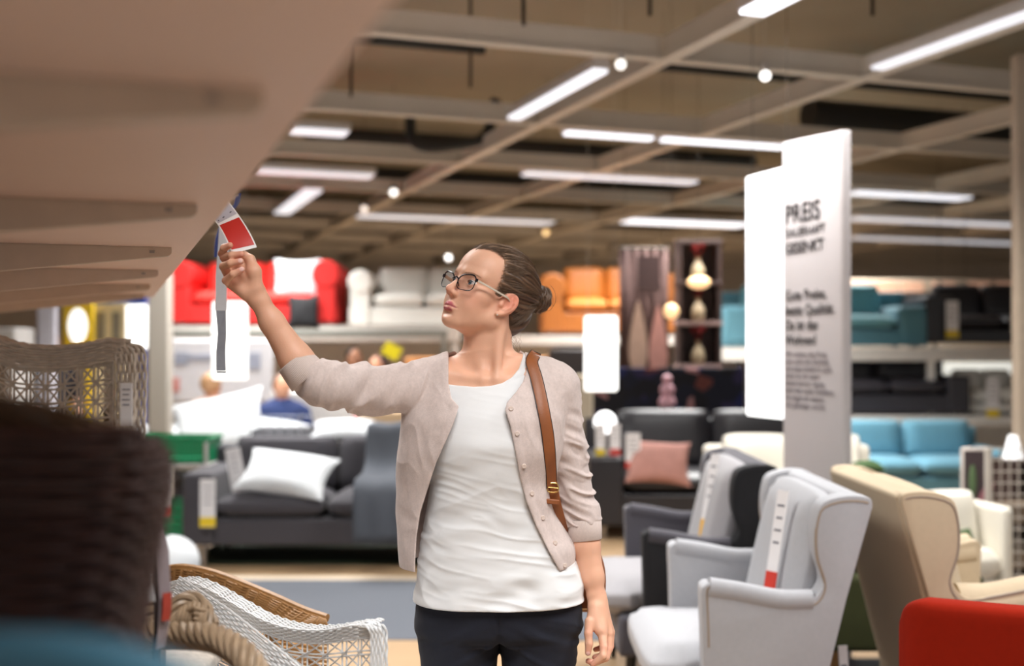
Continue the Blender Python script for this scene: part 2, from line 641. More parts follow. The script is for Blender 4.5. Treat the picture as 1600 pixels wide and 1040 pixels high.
# small round spots; the two nearest stand in for highlights on the beams
spots = [(555, 98, 0), ]
for i, (px, py, y, col, s, lab) in enumerate([
    (615, 298, 13.0, (1, .97, .9), 2.5, 'small white spotlight on the diagonal beam'), (569, 324, 14.0, (1, .85, .75), 1.3, 'small pinkish spotlight farther along the diagonal beam'),
    (1196, 114, 7.1, (1, .97, .93), 2.6, 'small glowing bulb standing in for a highlight on the nearest cross beam'), (701, 401, 17., (1, 1, 1), 2.2, 'white spotlight left of the womans forehead'),
    (853, 361, 15., (1, .62, .25), 1.5, 'warm orange spotlight above the womans bun'), (1468, 448, 14.2, (1, .85, .85), 2.5, 'left one of two round lamps above the black sofa'),
    (1509, 449, 14.2, (1, .85, .85), 2.3, 'right one of two round lamps above the black sofa'), (970, 96, 6.9, (1, .97, .9), 1.6, 'small glowing bulb standing in for a highlight where the two nearest beams cross')]):
    c = P(px, py, y)
    th = thing('spotlight', lab, 'spotlight', tuple(c))
    r = .045 if y > 12 else .035
    bm = bmesh.new()
    add_cyl(bm, (0, .0, -.02), (0, 0, .06), r * .95, r * .6, 16)
    add_cyl(bm, (0, 0, .05), (0, 0, SLAB_Z - c.z), .0015 if y < 9 else .003, seg=6)
    bm_obj('lamp_body', bm, house_m if y < 9 else rod_m, th)
    bm = bmesh.new()
    bmesh.ops.create_uvsphere(bm, u_segments=16, v_segments=10, radius=r * .92, matrix=Matrix.Translation((0, -.01, -.015)))
    bm_obj('bulb', bm, mat('spot_glow_%d' % i, rgb(240, 230, 220), .3, emit=col, estr=s), th)

# ------------------------------------------------------------ furniture builders
leather_black = mat('black_leather', rgb(38, 37, 42), .38, var=.15, scale=6, bump=.15, bscale=80)
steel = mat('steel_leg', rgb(170, 165, 160), .3, .8)
wood_leg = mat('oak_leg', rgb(190, 140, 85), .5, var=.1)
black_leg = mat('black_leg', rgb(25, 22, 20), .5)

def sofa(label, loc, rz, Wd, Dp, Hh, m, arm_w=.18, arm_h=.58, seat_h=.42, nseat=2, leg_h=.12, leg_m=None, round_arm=0., cat='sofa', group=None, back_th=.2, m2=None, arm_r=.03, nback=None):
    t = thing('sofa' if nseat > 1 else 'armchair', label, cat, loc, rz, group)
    leg_m = leg_m or steel
    m2 = m2 or m
    iw = Wd - 2 * arm_w
    bm = bmesh.new()
    add_box(bm, (0, .0, leg_h + (seat_h - .14 - leg_h) / 2), (Wd - .02, Dp - .04, seat_h - .14 - leg_h))
    bm_obj('frame', bm, m, t, bevel=.015)
    for s in (-1, 1):
        bm = bmesh.new()
        if round_arm:
            add_box(bm, (s * (Wd - arm_w) / 2, 0, (leg_h + arm_h - round_arm) / 2), (arm_w * .8, Dp, arm_h - round_arm - leg_h))
            add_cyl(bm, (s * (Wd - arm_w) / 2, -Dp / 2 - .01, arm_h - round_arm), (s * (Wd - arm_w) / 2, Dp / 2, arm_h - round_arm), round_arm, seg=28)
            bm_obj('arm', bm, m, t, bevel=.02)
        else:
            add_box(bm, (s * (Wd - arm_w) / 2, 0, (leg_h + arm_h) / 2), (arm_w, Dp, arm_h - leg_h))
            bm_obj('arm', bm, m, t, bevel=arm_r, seg=4)
    bm = bmesh.new()
    add_box(bm, (0, Dp / 2 - back_th * .35, (leg_h + Hh - .06) / 2), (Wd - .03, back_th * .6, Hh - .06 - leg_h))
    bm_obj('back_frame', bm, m, t, bevel=.03, seg=3)
    for i in range(nseat):
        w = iw / nseat
        cx = -iw / 2 + w * (i + .5)
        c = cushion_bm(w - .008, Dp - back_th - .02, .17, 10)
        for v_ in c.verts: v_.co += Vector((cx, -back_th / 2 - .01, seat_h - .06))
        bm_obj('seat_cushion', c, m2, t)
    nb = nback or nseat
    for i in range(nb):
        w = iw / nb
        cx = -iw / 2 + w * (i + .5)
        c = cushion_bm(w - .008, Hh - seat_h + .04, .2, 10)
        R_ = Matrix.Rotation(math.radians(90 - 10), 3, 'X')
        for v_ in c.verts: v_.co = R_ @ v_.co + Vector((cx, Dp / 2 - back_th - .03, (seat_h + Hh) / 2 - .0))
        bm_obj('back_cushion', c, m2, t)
    for sx in (-1, 1):
        for sy in (-1, 1):
            bm = bmesh.new()
            add_cyl(bm, (sx * (Wd / 2 - .12), sy * (Dp / 2 - .1), 0), (sx * (Wd / 2 - .12), sy * (Dp / 2 - .1), leg_h + .02), .018, .022, 12)
            bm_obj('leg', bm, leg_m, t)
    return t

def hang_tag(label, loc, rz=0., w=.07, h=.3, band=None, tilt=0., name='price_tag', white=rgb(232, 230, 232)):
    """hanging swing ticket: white body with a coloured foot"""
    t = thing(name, label, 'tag', loc, rz)
    R_ = Matrix.Rotation(tilt, 3, 'Y')
    bm = bmesh.new()
    add_box(bm, R_ @ Vector((0, 0, -h / 2)), (w, .004, h), R_)
    bm_obj('card', bm, mat('ticket_white', white, .5, var=.02), t, smooth=False)
    if band:
        bm = bmesh.new()
        add_box(bm, R_ @ Vector((0, -.001, -h * .89)), (w * 1.01, .005, h * .2), R_)
        bm_obj('colour_band', bm, mat('ticket_' + band, {'yellow': rgb(230, 200, 40), 'red': rgb(205, 60, 48), 'amber': rgb(236, 178, 40)}[band], .5), t, smooth=False, label=band + ' band at the foot')
    for k in range(4):
        bm = bmesh.new()
        add_box(bm, R_ @ Vector((0, -.0025, -h * (.15 + .12 * k))), (w * (.65 - .1 * (k % 2)), .001, h * .022), R_)
        bm_obj('print_line', bm, mat('ticket_print', rgb(120, 120, 130), .6), t, smooth=False)
    return t

# ------------------------------------------------------------ wing chairs
def wing_chair(label, loc, rz, m, m_in=None, piping=None, leg=None, group=None, edge=None, m_near=None):
    """high-backed wing chair; local +X is forward, width along Y, origin on the floor under the seat's middle"""
    m_in = m_in or m
    t = thing('wing_chair', label, 'armchair', loc, rz, group)
    Wd = .82
    # side profile (x forward, z)
    prof = [(-.555, 1.000), (-.545, 1.030), (-.470, 1.036), (-.395, 1.015), (-.372, .965), (-.366, .90), (-.372, .84), (-.392, .78), (-.392, .745), (-.372, .710), (-.335, .690),
            (-.25, .700), (-.12, .725), (-.03, .748), (-.004, .742), (.004, .72), (.000, .60), (-.004, .40), (.0, .20), (-.34, .20), (-.40, .42), (-.47, .70)]
    curve = catmull([Vector((a, 0, b)) for a, b in prof[:18]], 3) + [Vector((a, 0, b)) for a, b in prof[18:]]
    x_off = .0
    th = .085
    for s in (-1, 1):
        bm = bmesh.new()
        prism(bm, [(c.x + x_off, c.z) for c in curve], -th / 2, th / 2)
        for v_ in bm.verts:
            # the wings flare slightly outward, the arms roll out
            z = v_.co.z
            out = .02 * max(0, (z - .7) / .3)
            v_.co.y += s * (Wd / 2 - th / 2) + s * out * 0
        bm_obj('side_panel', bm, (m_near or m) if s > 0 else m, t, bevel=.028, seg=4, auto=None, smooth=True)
        # piping along the front edge of wing and arm, outside face
        bm = bmesh.new()
        pts = [Vector((c.x + x_off - .0, s * (Wd / 2 - .004), c.z)) for c in curve[3:50]]
        cen = Vector((-.3, s * Wd / 2, .5))
        pts = [p_ + (Vector((-.45, p_.y, .6)) - p_).normalized() * .018 for p_ in pts]
        add_tube(bm, pts, .006, 6)
        bm_obj('piping', bm, piping or m, t)
        # padded arm roll
        bm = bmesh.new()
        arm = catmull([Vector((-.36, s * (Wd / 2 - th / 2), .675)), Vector((-.25, s * (Wd / 2 - th / 2), .675)), Vector((-.12, s * (Wd / 2 - th / 2), .70)), Vector((-.02, s * (Wd / 2 - th / 2), .715))], 4)
        add_tube(bm, arm, (.062, .040), 14)
        bm_obj('arm_pad', bm, m, t)
    # outer back, leaning
    bm = bmesh.new()
    prism(bm, [(-.565, 1.02), (-.50, 1.04), (-.46, 1.03), (-.44, .90), (-.40, .55), (-.33, .20), (-.355, .20), (-.42, .45), (-.49, .74)], -Wd / 2 + .03, Wd / 2 - .03)
    bm_obj('outer_back', bm, m, t, bevel=.02, seg=3)
    # inner back cushion
    c = cushion_bm(Wd - 2 * th - .01, .62, .15, 12)
    R_ = Matrix.Rotation(math.radians(90), 3, 'Z') @ Matrix.Rotation(math.radians(90 - 13), 3, 'X')
    for v_ in c.verts:
        q_ = R_ @ v_.co
        v_.co = Vector((q_.x * -1 if False else q_.x, q_.y, q_.z)) + Vector((-.375, 0, .725))
    bm_obj('back_cushion', c, m_in, t)
    # seat cushion and base
    c = cushion_bm(.56, Wd - 2 * th - .01, .17, 12)
    for v_ in c.verts: v_.co += Vector((-.10, 0, .44))
    # front of the cushion spreads in front of the arms
    for v_ in c.verts:
        if v_.co.x > .02: v_.co.y *= 1.12
    bm_obj('seat_cushion', c, m_in, t)
    bm = bmesh.new()
    add_box(bm, (-.14, 0, .29), (.48, Wd - .08, .18))
    bm_obj('seat_frame', bm, m, t, bevel=.02)
    for s in (-1, 1):
        for x, lean in ((.04, .02), (-.31, -.05)):
            bm = bmesh.new()
            add_cyl(bm, (x + lean, s * .34, 0), (x, s * .33, .21), .014, .024, 12)
            bm_obj('leg', bm, leg or wood_leg, t)
    return t

light_grey = mat('light_grey_wool', rgb(170, 171, 176), .9, var=.03, scale=60, bump=.12, bscale=500, sheen=.05)
taupe_pipe = mat('taupe_piping', rgb(150, 136, 122), .8)
beige_wool = mat('beige_wool', rgb(186, 168, 142), .9, var=.03, scale=60, bump=.12, bscale=500, sheen=.05)
dark_grey = mat('dark_grey_wool', rgb(72, 70, 78), .9, var=.04, scale=60, bump=.12, bscale=500, sheen=.2)
mid_grey = mat('mid_grey_wool', rgb(150, 148, 152), .9, var=.03, scale=60, sheen=.2)
near_black = mat('black_edge', rgb(20, 20, 24), .8)
# local origin: arm front at x=0 ; faces left after a half turn
wing_chair('light grey wing armchair with grey piping facing left, beside the woman', (.595, 3.96, 0), math.pi, light_grey, None, taupe_pipe).scale = (.955, .98, .955)
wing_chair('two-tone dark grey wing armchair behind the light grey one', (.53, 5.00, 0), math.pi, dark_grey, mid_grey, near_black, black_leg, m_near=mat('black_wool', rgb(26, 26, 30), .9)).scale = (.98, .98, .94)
wing_chair('beige wing armchair seen from behind, facing right', (1.765, 3.98, 0), 0, beige_wool, None, taupe_pipe).scale = (.98, .98, .965)
hang_tag('white swing tag with red foot on the light grey wing chair', (.905, 3.80, .975), 0, .045, .34, 'red').rotation_euler = (-.22, 0, -.93)
hang_tag('white swing tag with amber foot on the dark grey wing chair', (.885, 4.95, .985), 0, .05, .36, 'amber').rotation_euler = (-.22, 0, -.93)
hang_tag('small white swing tag at the rear foot of the light grey wing chair', (1.10, 3.80, .46), 0, .03, .45, None, tilt=-.06)

# olive chair between the two
olive = mat('olive_fabric', rgb(58, 62, 30), .9, var=.05)
sofa('dark olive armchair between the two pale wing chairs', (1.62, 5.05, 0), math.pi * .5, .62, .70, .78, olive, arm_w=.1, arm_h=.5, nseat=1, leg_m=wood_leg, leg_h=.18, cat='armchair')
# orange red armchair at the lower right, seen from its back corner
red_f = mat('orange_red_felt', rgb(132, 24, 4), .95, var=.04, scale=60, bump=.15, bscale=500, spec=.15)
t = thing('tub_chair', 'orange-red felt armchair at the lower right corner', 'armchair', (1.55, 2.95, 0), 0)
o_ = Vector(t.location)
def felt_wall(pts, zts, th_):
    bm = bmesh.new()
    rows_s = []
    for i, p_ in enumerate(pts):
        d = (pts[min(i + 1, len(pts) - 1)] - pts[max(i - 1, 0)]).normalized(); n = Vector((-d.y, d.x, 0))
        z1 = zts[i]
        sec = [p_ + n * th_ + Vector((0, 0, .16))]
        for k in range(11):
            a = math.pi * k / 10
            ca, sa = math.cos(a), math.sin(a)
            sec.append(p_ + n * (math.copysign(abs(ca) ** .6, ca) * th_) + Vector((0, 0, z1 - th_ + abs(sa) ** .6 * th_)))
        sec.append(p_ - n * th_ + Vector((0, 0, .16)))
        rows_s.append([bm.verts.new(q - o_) for q in sec])
    for i in range(len(rows_s) - 1):
        for k in range(len(rows_s[0])):
            k2 = (k + 1) % len(rows_s[0])
            bm.faces.new((rows_s[i][k], rows_s[i][k2], rows_s[i + 1][k2], rows_s[i + 1][k]))
    bm.faces.new(rows_s[0][::-1]); bm.faces.new(rows_s[-1])
    return bm
bp_ = catmull([Vector((1.075, 3.055, 0)), Vector((1.09, 3.01, 0)), Vector((1.16, 2.97, 0)), Vector((1.45, 2.84, 0)), Vector((1.78, 2.70, 0)), Vector((1.84, 2.70, 0))], 6)
zz_ = [.795 - .05 * max(0, 1 - i / 7.) ** 2 for i in range(len(bp_))]
bm_obj('backrest', felt_wall(bp_, zz_, .045), red_f, t, auto=60)
for pts_ in ([Vector((1.11, 3.09, 0)), Vector((1.28, 3.50, 0)), Vector((1.38, 3.68, 0))], [Vector((1.84, 2.80, 0)), Vector((2.0, 3.2, 0)), Vector((2.08, 3.40, 0))]):
    c_ = catmull(pts_, 5)
    bm_obj('arm', felt_wall(c_, [.56] * len(c_), .04), red_f, t, auto=60)
c = cushion_bm(.60, .60, .16, 10)
for v_ in c.verts: v_.co = Matrix.Rotation(-.42, 3, 'Z') @ v_.co + Vector((.04, .20, .40))
bm_obj('seat_cushion', c, red_f, t)
for x, y in ((1.2, 3.1), (1.42, 3.6), (2.0, 3.3), (1.8, 2.85)):
    bm = bmesh.new(); add_cyl(bm, (x - o_.x, y - o_.y, 0), (x - o_.x, y - o_.y, .32), .015, .022, 12); bm_obj('leg', bm, wood_leg, t)

# ------------------------------------------------------------ pillar banner and hanging light box
def slab_u(name, near, L, z0, z1, th, m, label, cat, r=.02):
    t = thing(name, label, cat, (near.x, near.y, z0), math.atan2(-U.y, -U.x))
    return t
near = Vector((1.539, 5.30, 0)) + U * .506
pil = thing('sign_pillar', 'tall white pillar panel printed with dark German price text', 'pillar', (near.x, near.y, 0), math.atan2(-U.y, -U.x))
white_pl = mat('pillar_white', rgb(222, 216, 218), .5, var=.01)
bm = bmesh.new()
pr = [(0.01, .0), (.495, .0), (.506, .010), (.506, .045), (.495, .055), (.01, .055), (.0, .045), (.0, .01)]
prism(bm, pr, 0, 2.458, 'Z')
for v_ in bm.verts:
    if v_.co.z > 2: v_.co.z += (v_.co.x - .506) * -.05
bm_obj('panel', bm, white_pl, pil, auto=50, bevel=.006)
ink = mat('dark_print', rgb(42, 40, 44), .6)
grey_ink = mat('grey_print', rgb(140, 132, 138), .6)
def ptext(s, size, x, z, m=ink, w=0., name='text_line'):
    return text_mesh(name, s, size, m, pil, (x, -.002, z), (math.radians(90), 0, 0), .0008, 'LEFT', w)
ptext('PREIS', .130, .032, 2.068, w=.0025)
ptext('DAUERHAFT', .060, .032, 1.998, w=.0006)
ptext('GESENKT', .078, .032, 1.915, w=.0015)
for i, l in enumerate(['Gute Preise,', 'beste Qualität.', 'Da ist das', 'Wohnen!']):
    ptext(l, .070, .032, 1.682 - .074 * i, w=.0006)
for i, l in enumerate(['Wir senken den Preis,', 'aber nicht die Qualität,', 'und dabei bleibt es auch,', 'damit du dir mehr', 'leisten kannst. Suche', 'nach den roten Schildern,', 'sie zeigen dir immer,', 'was günstiger wurde.']):
    ptext(l, .040, .030, 1.40 - .036 * i, grey_ink)
t = thing('light_box', 'glowing white hanging light box left of the text pillar', 'sign', (1.5145 - .336 * .42, 6.3 + .942 * .42, 1.045), math.atan2(-U.y, -U.x))
bm = bmesh.new(); add_box(bm, (.21, .03, .70), (.43, .05, 1.40)); bm_obj('glowing_face', bm, mat('lightbox_glow', rgb(240, 240, 240), .5, emit=(1, 1, 1), estr=2.2), t, bevel=.01)
bm = bmesh.new()
for x in (.03, .39): add_cyl(bm, (x, .03, 1.39), (x, .03, SLAB_Z - 1.045), .002, seg=6)
bm_obj('cord', bm, rod_m, t)
txt = text_mesh('faint_text', 'PREIS', .075, mat('faint_print', rgb(200, 202, 204), .6), t, (.07, .002, 1.24), (math.radians(90), 0, 0), .001)
txt = text_mesh('faint_text', 'DAUERHAFT', .040, mat('faint_print', rgb(200, 202, 204), .6), t, (.07, .002, 1.18), (math.radians(90), 0, 0), .001)

# second, plain post at the right edge
t = thing('support_post', 'plain beige support post at the right edge', 'post', (3.14, 7.0, 0))
bm = bmesh.new(); add_box(bm, (0, 0, 1.62), (.10, .10, 3.24)); bm_obj('post', bm, mat('post_paint', rgb(176, 160, 142), .5), t, bevel=.006)
bm = bmesh.new(); add_box(bm, (0, 0, .01), (.2, .2, .02)); bm_obj('foot_plate', bm, mat('post_paint', rgb(176, 160, 142), .5), t)
# ------------------------------------------------------------ the woman
WY = 2.60
def W(px, py, dy=0.):
    return np.array(tuple(P(px, py, WY + dy)))
S = WY / FPX                     # metres per pixel at her depth

psi, pit, rol = math.radians(50), math.radians(19), math.radians(8)
F0 = np.array([-math.sin(psi) * math.cos(pit), -math.cos(psi) * math.cos(pit), math.sin(pit)])
L0 = np.array([math.cos(psi), -math.sin(psi), 0.])
U0 = np.cross(F0, L0)
HL = L0 * math.cos(rol) - U0 * math.sin(rol)
HU = U0 * math.cos(rol) + L0 * math.sin(rol)
HF = F0
HR = np.stack([HL, HF, HU], 1)
HO = W(735, 441.5, -.07) - HR @ np.array([.031, .075, 0])
def H(x, y, z): return HO + HR @ np.array([x, y, z], float)
def He(c, r, k=.01, op='u', R=None):
    RR = HR if R is None else HR @ R
    return ell(H(*c), r, RR, k, op)
def Hc(a, b, ra, rb, k=.01, op='u'): return cone(H(*a), H(*b), ra, rb, k, op)
def rot2(ax, deg):
    return np.array(Matrix.Rotation(math.radians(deg), 3, ax))

head = [
    He((0, -.014, .034), (.073, .096, .078), .01),
    He((0, .030, .035), (.061, .050, .060), .02),            # forehead
    He((0, .022, -.035), (.056, .060, .072), .02),           # mid face
]
for s in (-1, 1):
    head += [
        He((s * .031, .052, -.042), (.025, .026, .036), .02),            # cheeks
        He((s * .044, .042, -.020), (.017, .022, .013), .02),            # cheek bones
        Hc((s * .052, -.002, -.056), (s * .019, .062, -.088), .015, .014, .022),   # jaw
        Hc((s * .055, -.004, -.020), (s * .052, -.002, -.062), .014, .014, .02),
        Hc((s * .012, .0785, .021), (s * .046, .060, .020), .0085, .008, .014),        # brow
    ]
head += [
    He((0, .070, -.091), (.017, .015, .013), .018),          # chin
    He((0, .065, -.062), (.027, .021, .025), .018),           # muzzle
]
for s in (-1, 1):
    head.append(He((s * .032, .090, .000), (.0155, .014, .0105), .014, 's'))   # sockets
    head.append(He((s * .0315, .0645, -.0005), (.0142, .0142, .0142), .003))       # lid ball
    def lidcut(p, s=s):
        q_ = (p - HO) @ HR
        dx = q_[:, 0] - s * .0315
        zc_ = .0012 + .0010 * s * dx / .013
        h_ = .0058 * (1 - np.clip(np.abs(dx) / .0140, 0, 1.4) ** 2.2)
        return np.maximum(np.maximum(np.abs(q_[:, 2] - zc_) - h_, .0665 - q_[:, 1]), np.abs(dx) - .016)
    head.append(Prim(lidcut, H(s * .0315, .0725, 0), .02, 's', .0012))
head += [
    Hc((0, .0795, .008), (0, .0985, -.022), .0062, .0070, .010),            # nose bridge
    He((0, .1010, -.0275), (.0080, .0092, .0078), .008),
    Hc((0, .096, -.034), (0, .083, -.041), .004, .004, .006),
]
for s in (-1, 1):
    head += [He((s * .0105, .0890, -.033), (.0062, .0105, .0065), .006),
             He((s * .0062, .0945, -.0395), (.0032, .0055, .0030), .003, 's')]
# lips
LZ = .0065
ul = [(-.0250, .0760, -.0695), (-.013, .0825, -.0660), (-.0035, .0860, -.0638), (0, .0858, -.0648), (.0035, .0860, -.0638), (.013, .0825, -.0660), (.0250, .0760, -.0695)]
ll = [(-.0235, .0740, -.0705), (-.012, .0822, -.0742), (0, .0852, -.0758), (.012, .0822, -.0742), (.0235, .0740, -.0705)]
ul = [(a, b + .0028, c + LZ) for a, b, c in ul]; ll = [(a, b + .0028, c + LZ) for a, b, c in ll]
for i in range(len(ul) - 1):
    r = [.0016, .0034, .0038, .0034, .0038, .0034, .0016]
    head.append(Hc(ul[i], ul[i + 1], r[i], r[i + 1], .005))
for i in range(len(ll) - 1):
    r = [.0016, .0042, .0050, .0042, .0016]
    head.append(Hc(ll[i], ll[i + 1], r[i], r[i + 1], .005))
mo = [(-.0265, .0785, -.0697), (-.010, .0895, -.0690), (0, .0912, -.0697), (.010, .0895, -.0690), (.0265, .0785, -.0697)]
mo = [(a, b + .0028, c + LZ) for a, b, c in mo]
for i in range(4):
    head.append(Hc(mo[i], mo[i + 1], .0015, .0015, .0022, 's'))
head.append(He((0, .0895, -.0785), (.018, .008, .0050), .010, 's'))      # under the lower lip
head.append(Hc((0, .0945, -.048), (0, .0910, -.0535), .0018, .0022, .004, 's'))
# ears
for s in (-1, 1):
    E = lambda y, z, o=0.: (s * (.0728 + o - .28 * min(0, y * .92 + z * .12)), y * .84 + .001 - (z + .014) * .26, z * .82 - .007)
    hel = [E(.002, -.016), E(.006, .000), E(.001, .013), E(-.012, .019), E(-.025, .013), E(-.031, -.002), E(-.029, -.018), E(-.019, -.032), E(-.008, -.043), E(.001, -.046)]
    rr = [.003, .0032, .0036, .0038, .0040, .0040, .0040, .0042, .0052, .0048]
    hc_ = [tuple(x) for x in catmull([Vector(h_) for h_ in hel], 3)]
    rc_ = list(np.interp(np.arange(len(hc_)) / 3., np.arange(len(rr)), rr))
    for i in range(len(hc_) - 1):
        head.append(Hc(hc_[i], hc_[i + 1], rc_[i] * .85, rc_[i + 1] * .85, .0025))
    Rt = rot2('Z', s * 18)
    head.append(He((s * .0750, -.008, -.017), (.0035, .019, .026), .006, 'u', Rt))
    head.append(He((s * .0815, -.003, -.020), (.006, .0085, .0105), .004, 's', Rt))
    ah = [E(-.012, .008, .003), E(-.019, -.004, .003), E(-.019, -.018, .003), E(-.011, -.029, .002)]
    for i in range(3):
        head.append(Hc(ah[i], ah[i + 1], .0028, .0028, .003))
    head.append(He((s * .0735, .006, -.022), (.004, .005, .006), .004))

# neck and trunk
def row(py, pl, pr, b, cy=0.):
    z = CAM_Z - (py - HORIZON) * S
    cx = ((pl + pr) / 2 - 800) * S
    return (z, cx, cy, (pr - pl) / 2 * S, b)
trunk = Loft([
    (0.80, -.03, .01, .160, .09), row(990, 652, 908, .112, .005), row(940, 656, 903, .108), row(890, 668, 893, .100),
    row(830, 682, 868, .094), row(780, 690, 850, .093), row(730, 686, 868, .103, -.012), row(690, 680, 870, .110, -.015),
    row(650, 672, 874, .104, -.006), row(615, 676, 872, .088, .002), row(590, 690, 855, .070, .006), row(572, 712, 832, .052, .010), row(560, 728, 806, .038, .012)], 2.3)
neckb = W(764, 575, .012)
body = [trunk.prim(0, .03)]
body += [
    cone(H(0, -.022, -.045), neckb + np.array([-.002, .012, 0]), .0515, .0560, .025),
    cone(W(763, 500, -.005), W(760, 560, .0), .042, .046, .025),
    cone(W(690, 592, 0), W(730, 577, .006), .036, .030, .035),
    cone(W(846, 594, 0), W(800, 577, .006), .036, .030, .035),
    # collar bones and throat muscles
    cone(W(752, 594, -.062), W(700, 583, -.042), .006, .006, .020),
    cone(W(776, 594, -.062), W(832, 582, -.042), .006, .006, .020),
    cone(H(.050, -.020, -.040), W(776, 591, -.062), .010, .006, .022),
    cone(H(-.045, -.020, -.055), W(756, 592, -.062), .009, .006, .020),
]
# right arm, raised
RS, RE, RW = W(655, 604, .0), W(499, 600, -.17), W(399, 457, -.20)
body += [cone(W(690, 604, 0), RS, .056, .056, .04), cone(RS, W(575, 608, -.085), .052, .043, .02), cone(W(575, 608, -.085), RE, .043, .036, .02),
         cone(RE, W(462, 560, -.18), .036, .0350, .015), cone(W(462, 560, -.18), W(425, 503, -.19), .0345, .0258, .012)]
def flat(c, axis, r1, r2, half, k=.012):
    """ellipsoid along axis: r1 across in the picture plane, r2 in depth"""
    a = v3(axis); a = a / np.linalg.norm(a)
    n = np.array([0, 1., 0]); n = n - a * (n @ a); n /= np.linalg.norm(n)
    x = np.cross(a, n)
    return ell(c, (r1, half, r2), np.stack([x, a, n], 1), k)
ax_r = RW - W(425, 503, -.19)
body += [cone(W(425, 503, -.19), W(404, 468, -.20), .0255, .0190, .012),
         cone(W(404, 468, -.20) + [-.006, 0, 0], RW + [-.006, 0, 0], .0175, .0165, .01), cone(W(404, 468, -.20) + [.006, 0, 0], RW + [.006, 0, 0], .0175, .0165, .01)]
q = W
hand_r = [
    cone(RW, q(371, 412, -.185), .0165, .0115, .012), cone(RW, q(364, 420, -.183), .0165, .0115, .012),
    cone(RW + [-.008, 0, 0], q(360, 432, -.188), .0165, .0110, .012), cone(RW + [-.012, 0, .0], q(362, 444, -.195), .0165, .0105, .012),
    cone(q(383, 456, -.21), q(366, 444, -.205), .014, .011, .012),
    cone(q(400, 448, -.21), q(397, 424, -.215), .0145, .0145, .014),
    cone(q(385, 432, -.205), q(378, 412, -.198), .0130, .0110, .012),
    cone(q(397, 424, -.215), q(391, 405, -.207), .0135, .0100, .008), cone(q(391, 405, -.207), q(374, 392, -.193), .0095, .0078, .005),
]
fing = []
fing.append(([q(368, 412, -.183), q(347, 396, -.195), q(350, 387, -.222), q(359, 383, -.232)], [.0105, .0088, .0080, .0066]))
fing.append(([q(362, 420, -.180), q(350, 402, -.205), q(362, 399, -.235), q(377, 397, -.240)], [.0105, .0088, .0082, .0068]))
fing.append(([q(358, 432, -.184), q(349, 416, -.215), q(360, 411, -.243), q(376, 408, -.246)], [.0105, .0088, .0080, .0066]))
fing.append(([q(361, 444, -.190), q(353, 438, -.222), q(364, 428, -.243), q(378, 421, -.243)], [.0100, .0082, .0074, .0060]))
# left arm, hanging
LS, LE, LW = W(868, 606, .0), W(908, 806, .015), W(934, 940, -.02)
body += [cone(W(830, 604, 0), LS, .050, .050, .04), cone(LS, W(884, 690, .01), .046, .037, .02), cone(W(884, 690, .01), LE, .037, .033, .02),
         cone(LE, W(914, 850, .005), .0320, .0335, .012), cone(W(914, 850, .005), W(925, 900, -.01), .0330, .0265, .012),
         cone(W(925, 900, -.01), W(932, 930, -.02), .0250, .0185, .012),
         cone(W(932, 930, -.02) + [-.005, 0, 0], LW + [-.004, 0, 0], .0165, .0165, .01), cone(W(932, 930, -.02) + [.006, 0.01, 0], LW + [.006, .01, 0], .0165, .0165, .01)]
hand_l = [cone(LW, q(941, 986, -.060), .0170, .0115, .012), cone(LW, q(950, 987, -.040), .0165, .0112, .012), cone(LW, q(953, 985, -.020), .0160, .0108, .012),
          cone(LW, q(950, 979, .0), .015, .010, .012), cone(q(930, 950, -.035), q(921, 974, -.055), .0150, .0105, .014),
          cone(q(930, 948, -.035), q(936, 982, -.060), .0120, .0100, .014)]
fing_l = [
    ([q(921, 970, -.055), q(919, 988, -.066), q(920, 1004, -.072), q(918.5, 1018, -.074)], [.0112, .0092, .0086, .0068]),
    ([q(941, 990, -.062), q(943, 1010, -.082), q(942, 1023, -.092), q(926, 1036, -.088)], [.0108, .0088, .0084, .0066]),
    ([q(950, 990, -.040), q(951, 1012, -.052), q(946, 1026, -.062), q(928, 1034, -.062), q(919, 1031, -.060)], [.0106, .0086, .0082, .0074, .0064]),
    ([q(953, 988, -.020), q(953, 1008, -.028), q(945, 1021, -.036), q(929, 1025, -.040)], [.0102, .0082, .0078, .0062]),
    ([q(950, 981, .0), q(949, 998, -.004), q(941, 1010, -.010), q(930, 1013, -.014)], [.0095, .0075, .0070, .0056]),
]
# legs and feet
HIPZ = .84
legs = []
for s, x0 in ((-1, -.085), (1, .075)):
    cx = (779 - 800) * S
    hip, knee, ank = np.array([cx + s * .088, .0 + WY, HIPZ]), np.array([cx + s * .085, WY - .01, .47]), np.array([cx + s * .088, WY + .03, .085])
    legs += [cone(hip, knee, .093, .062, .03), cone(knee, knee * .55 + ank * .45, .060, .058, .02), cone(knee * .55 + ank * .45, ank, .050, .036, .02)]
    body += [cone(hip, knee, .066, .050, .03), cone(knee, ank, .046, .032, .02), cone(ank + [0, 0, -.03], ank + [s * .02, -.13, -.055], .030, .022, .02)]
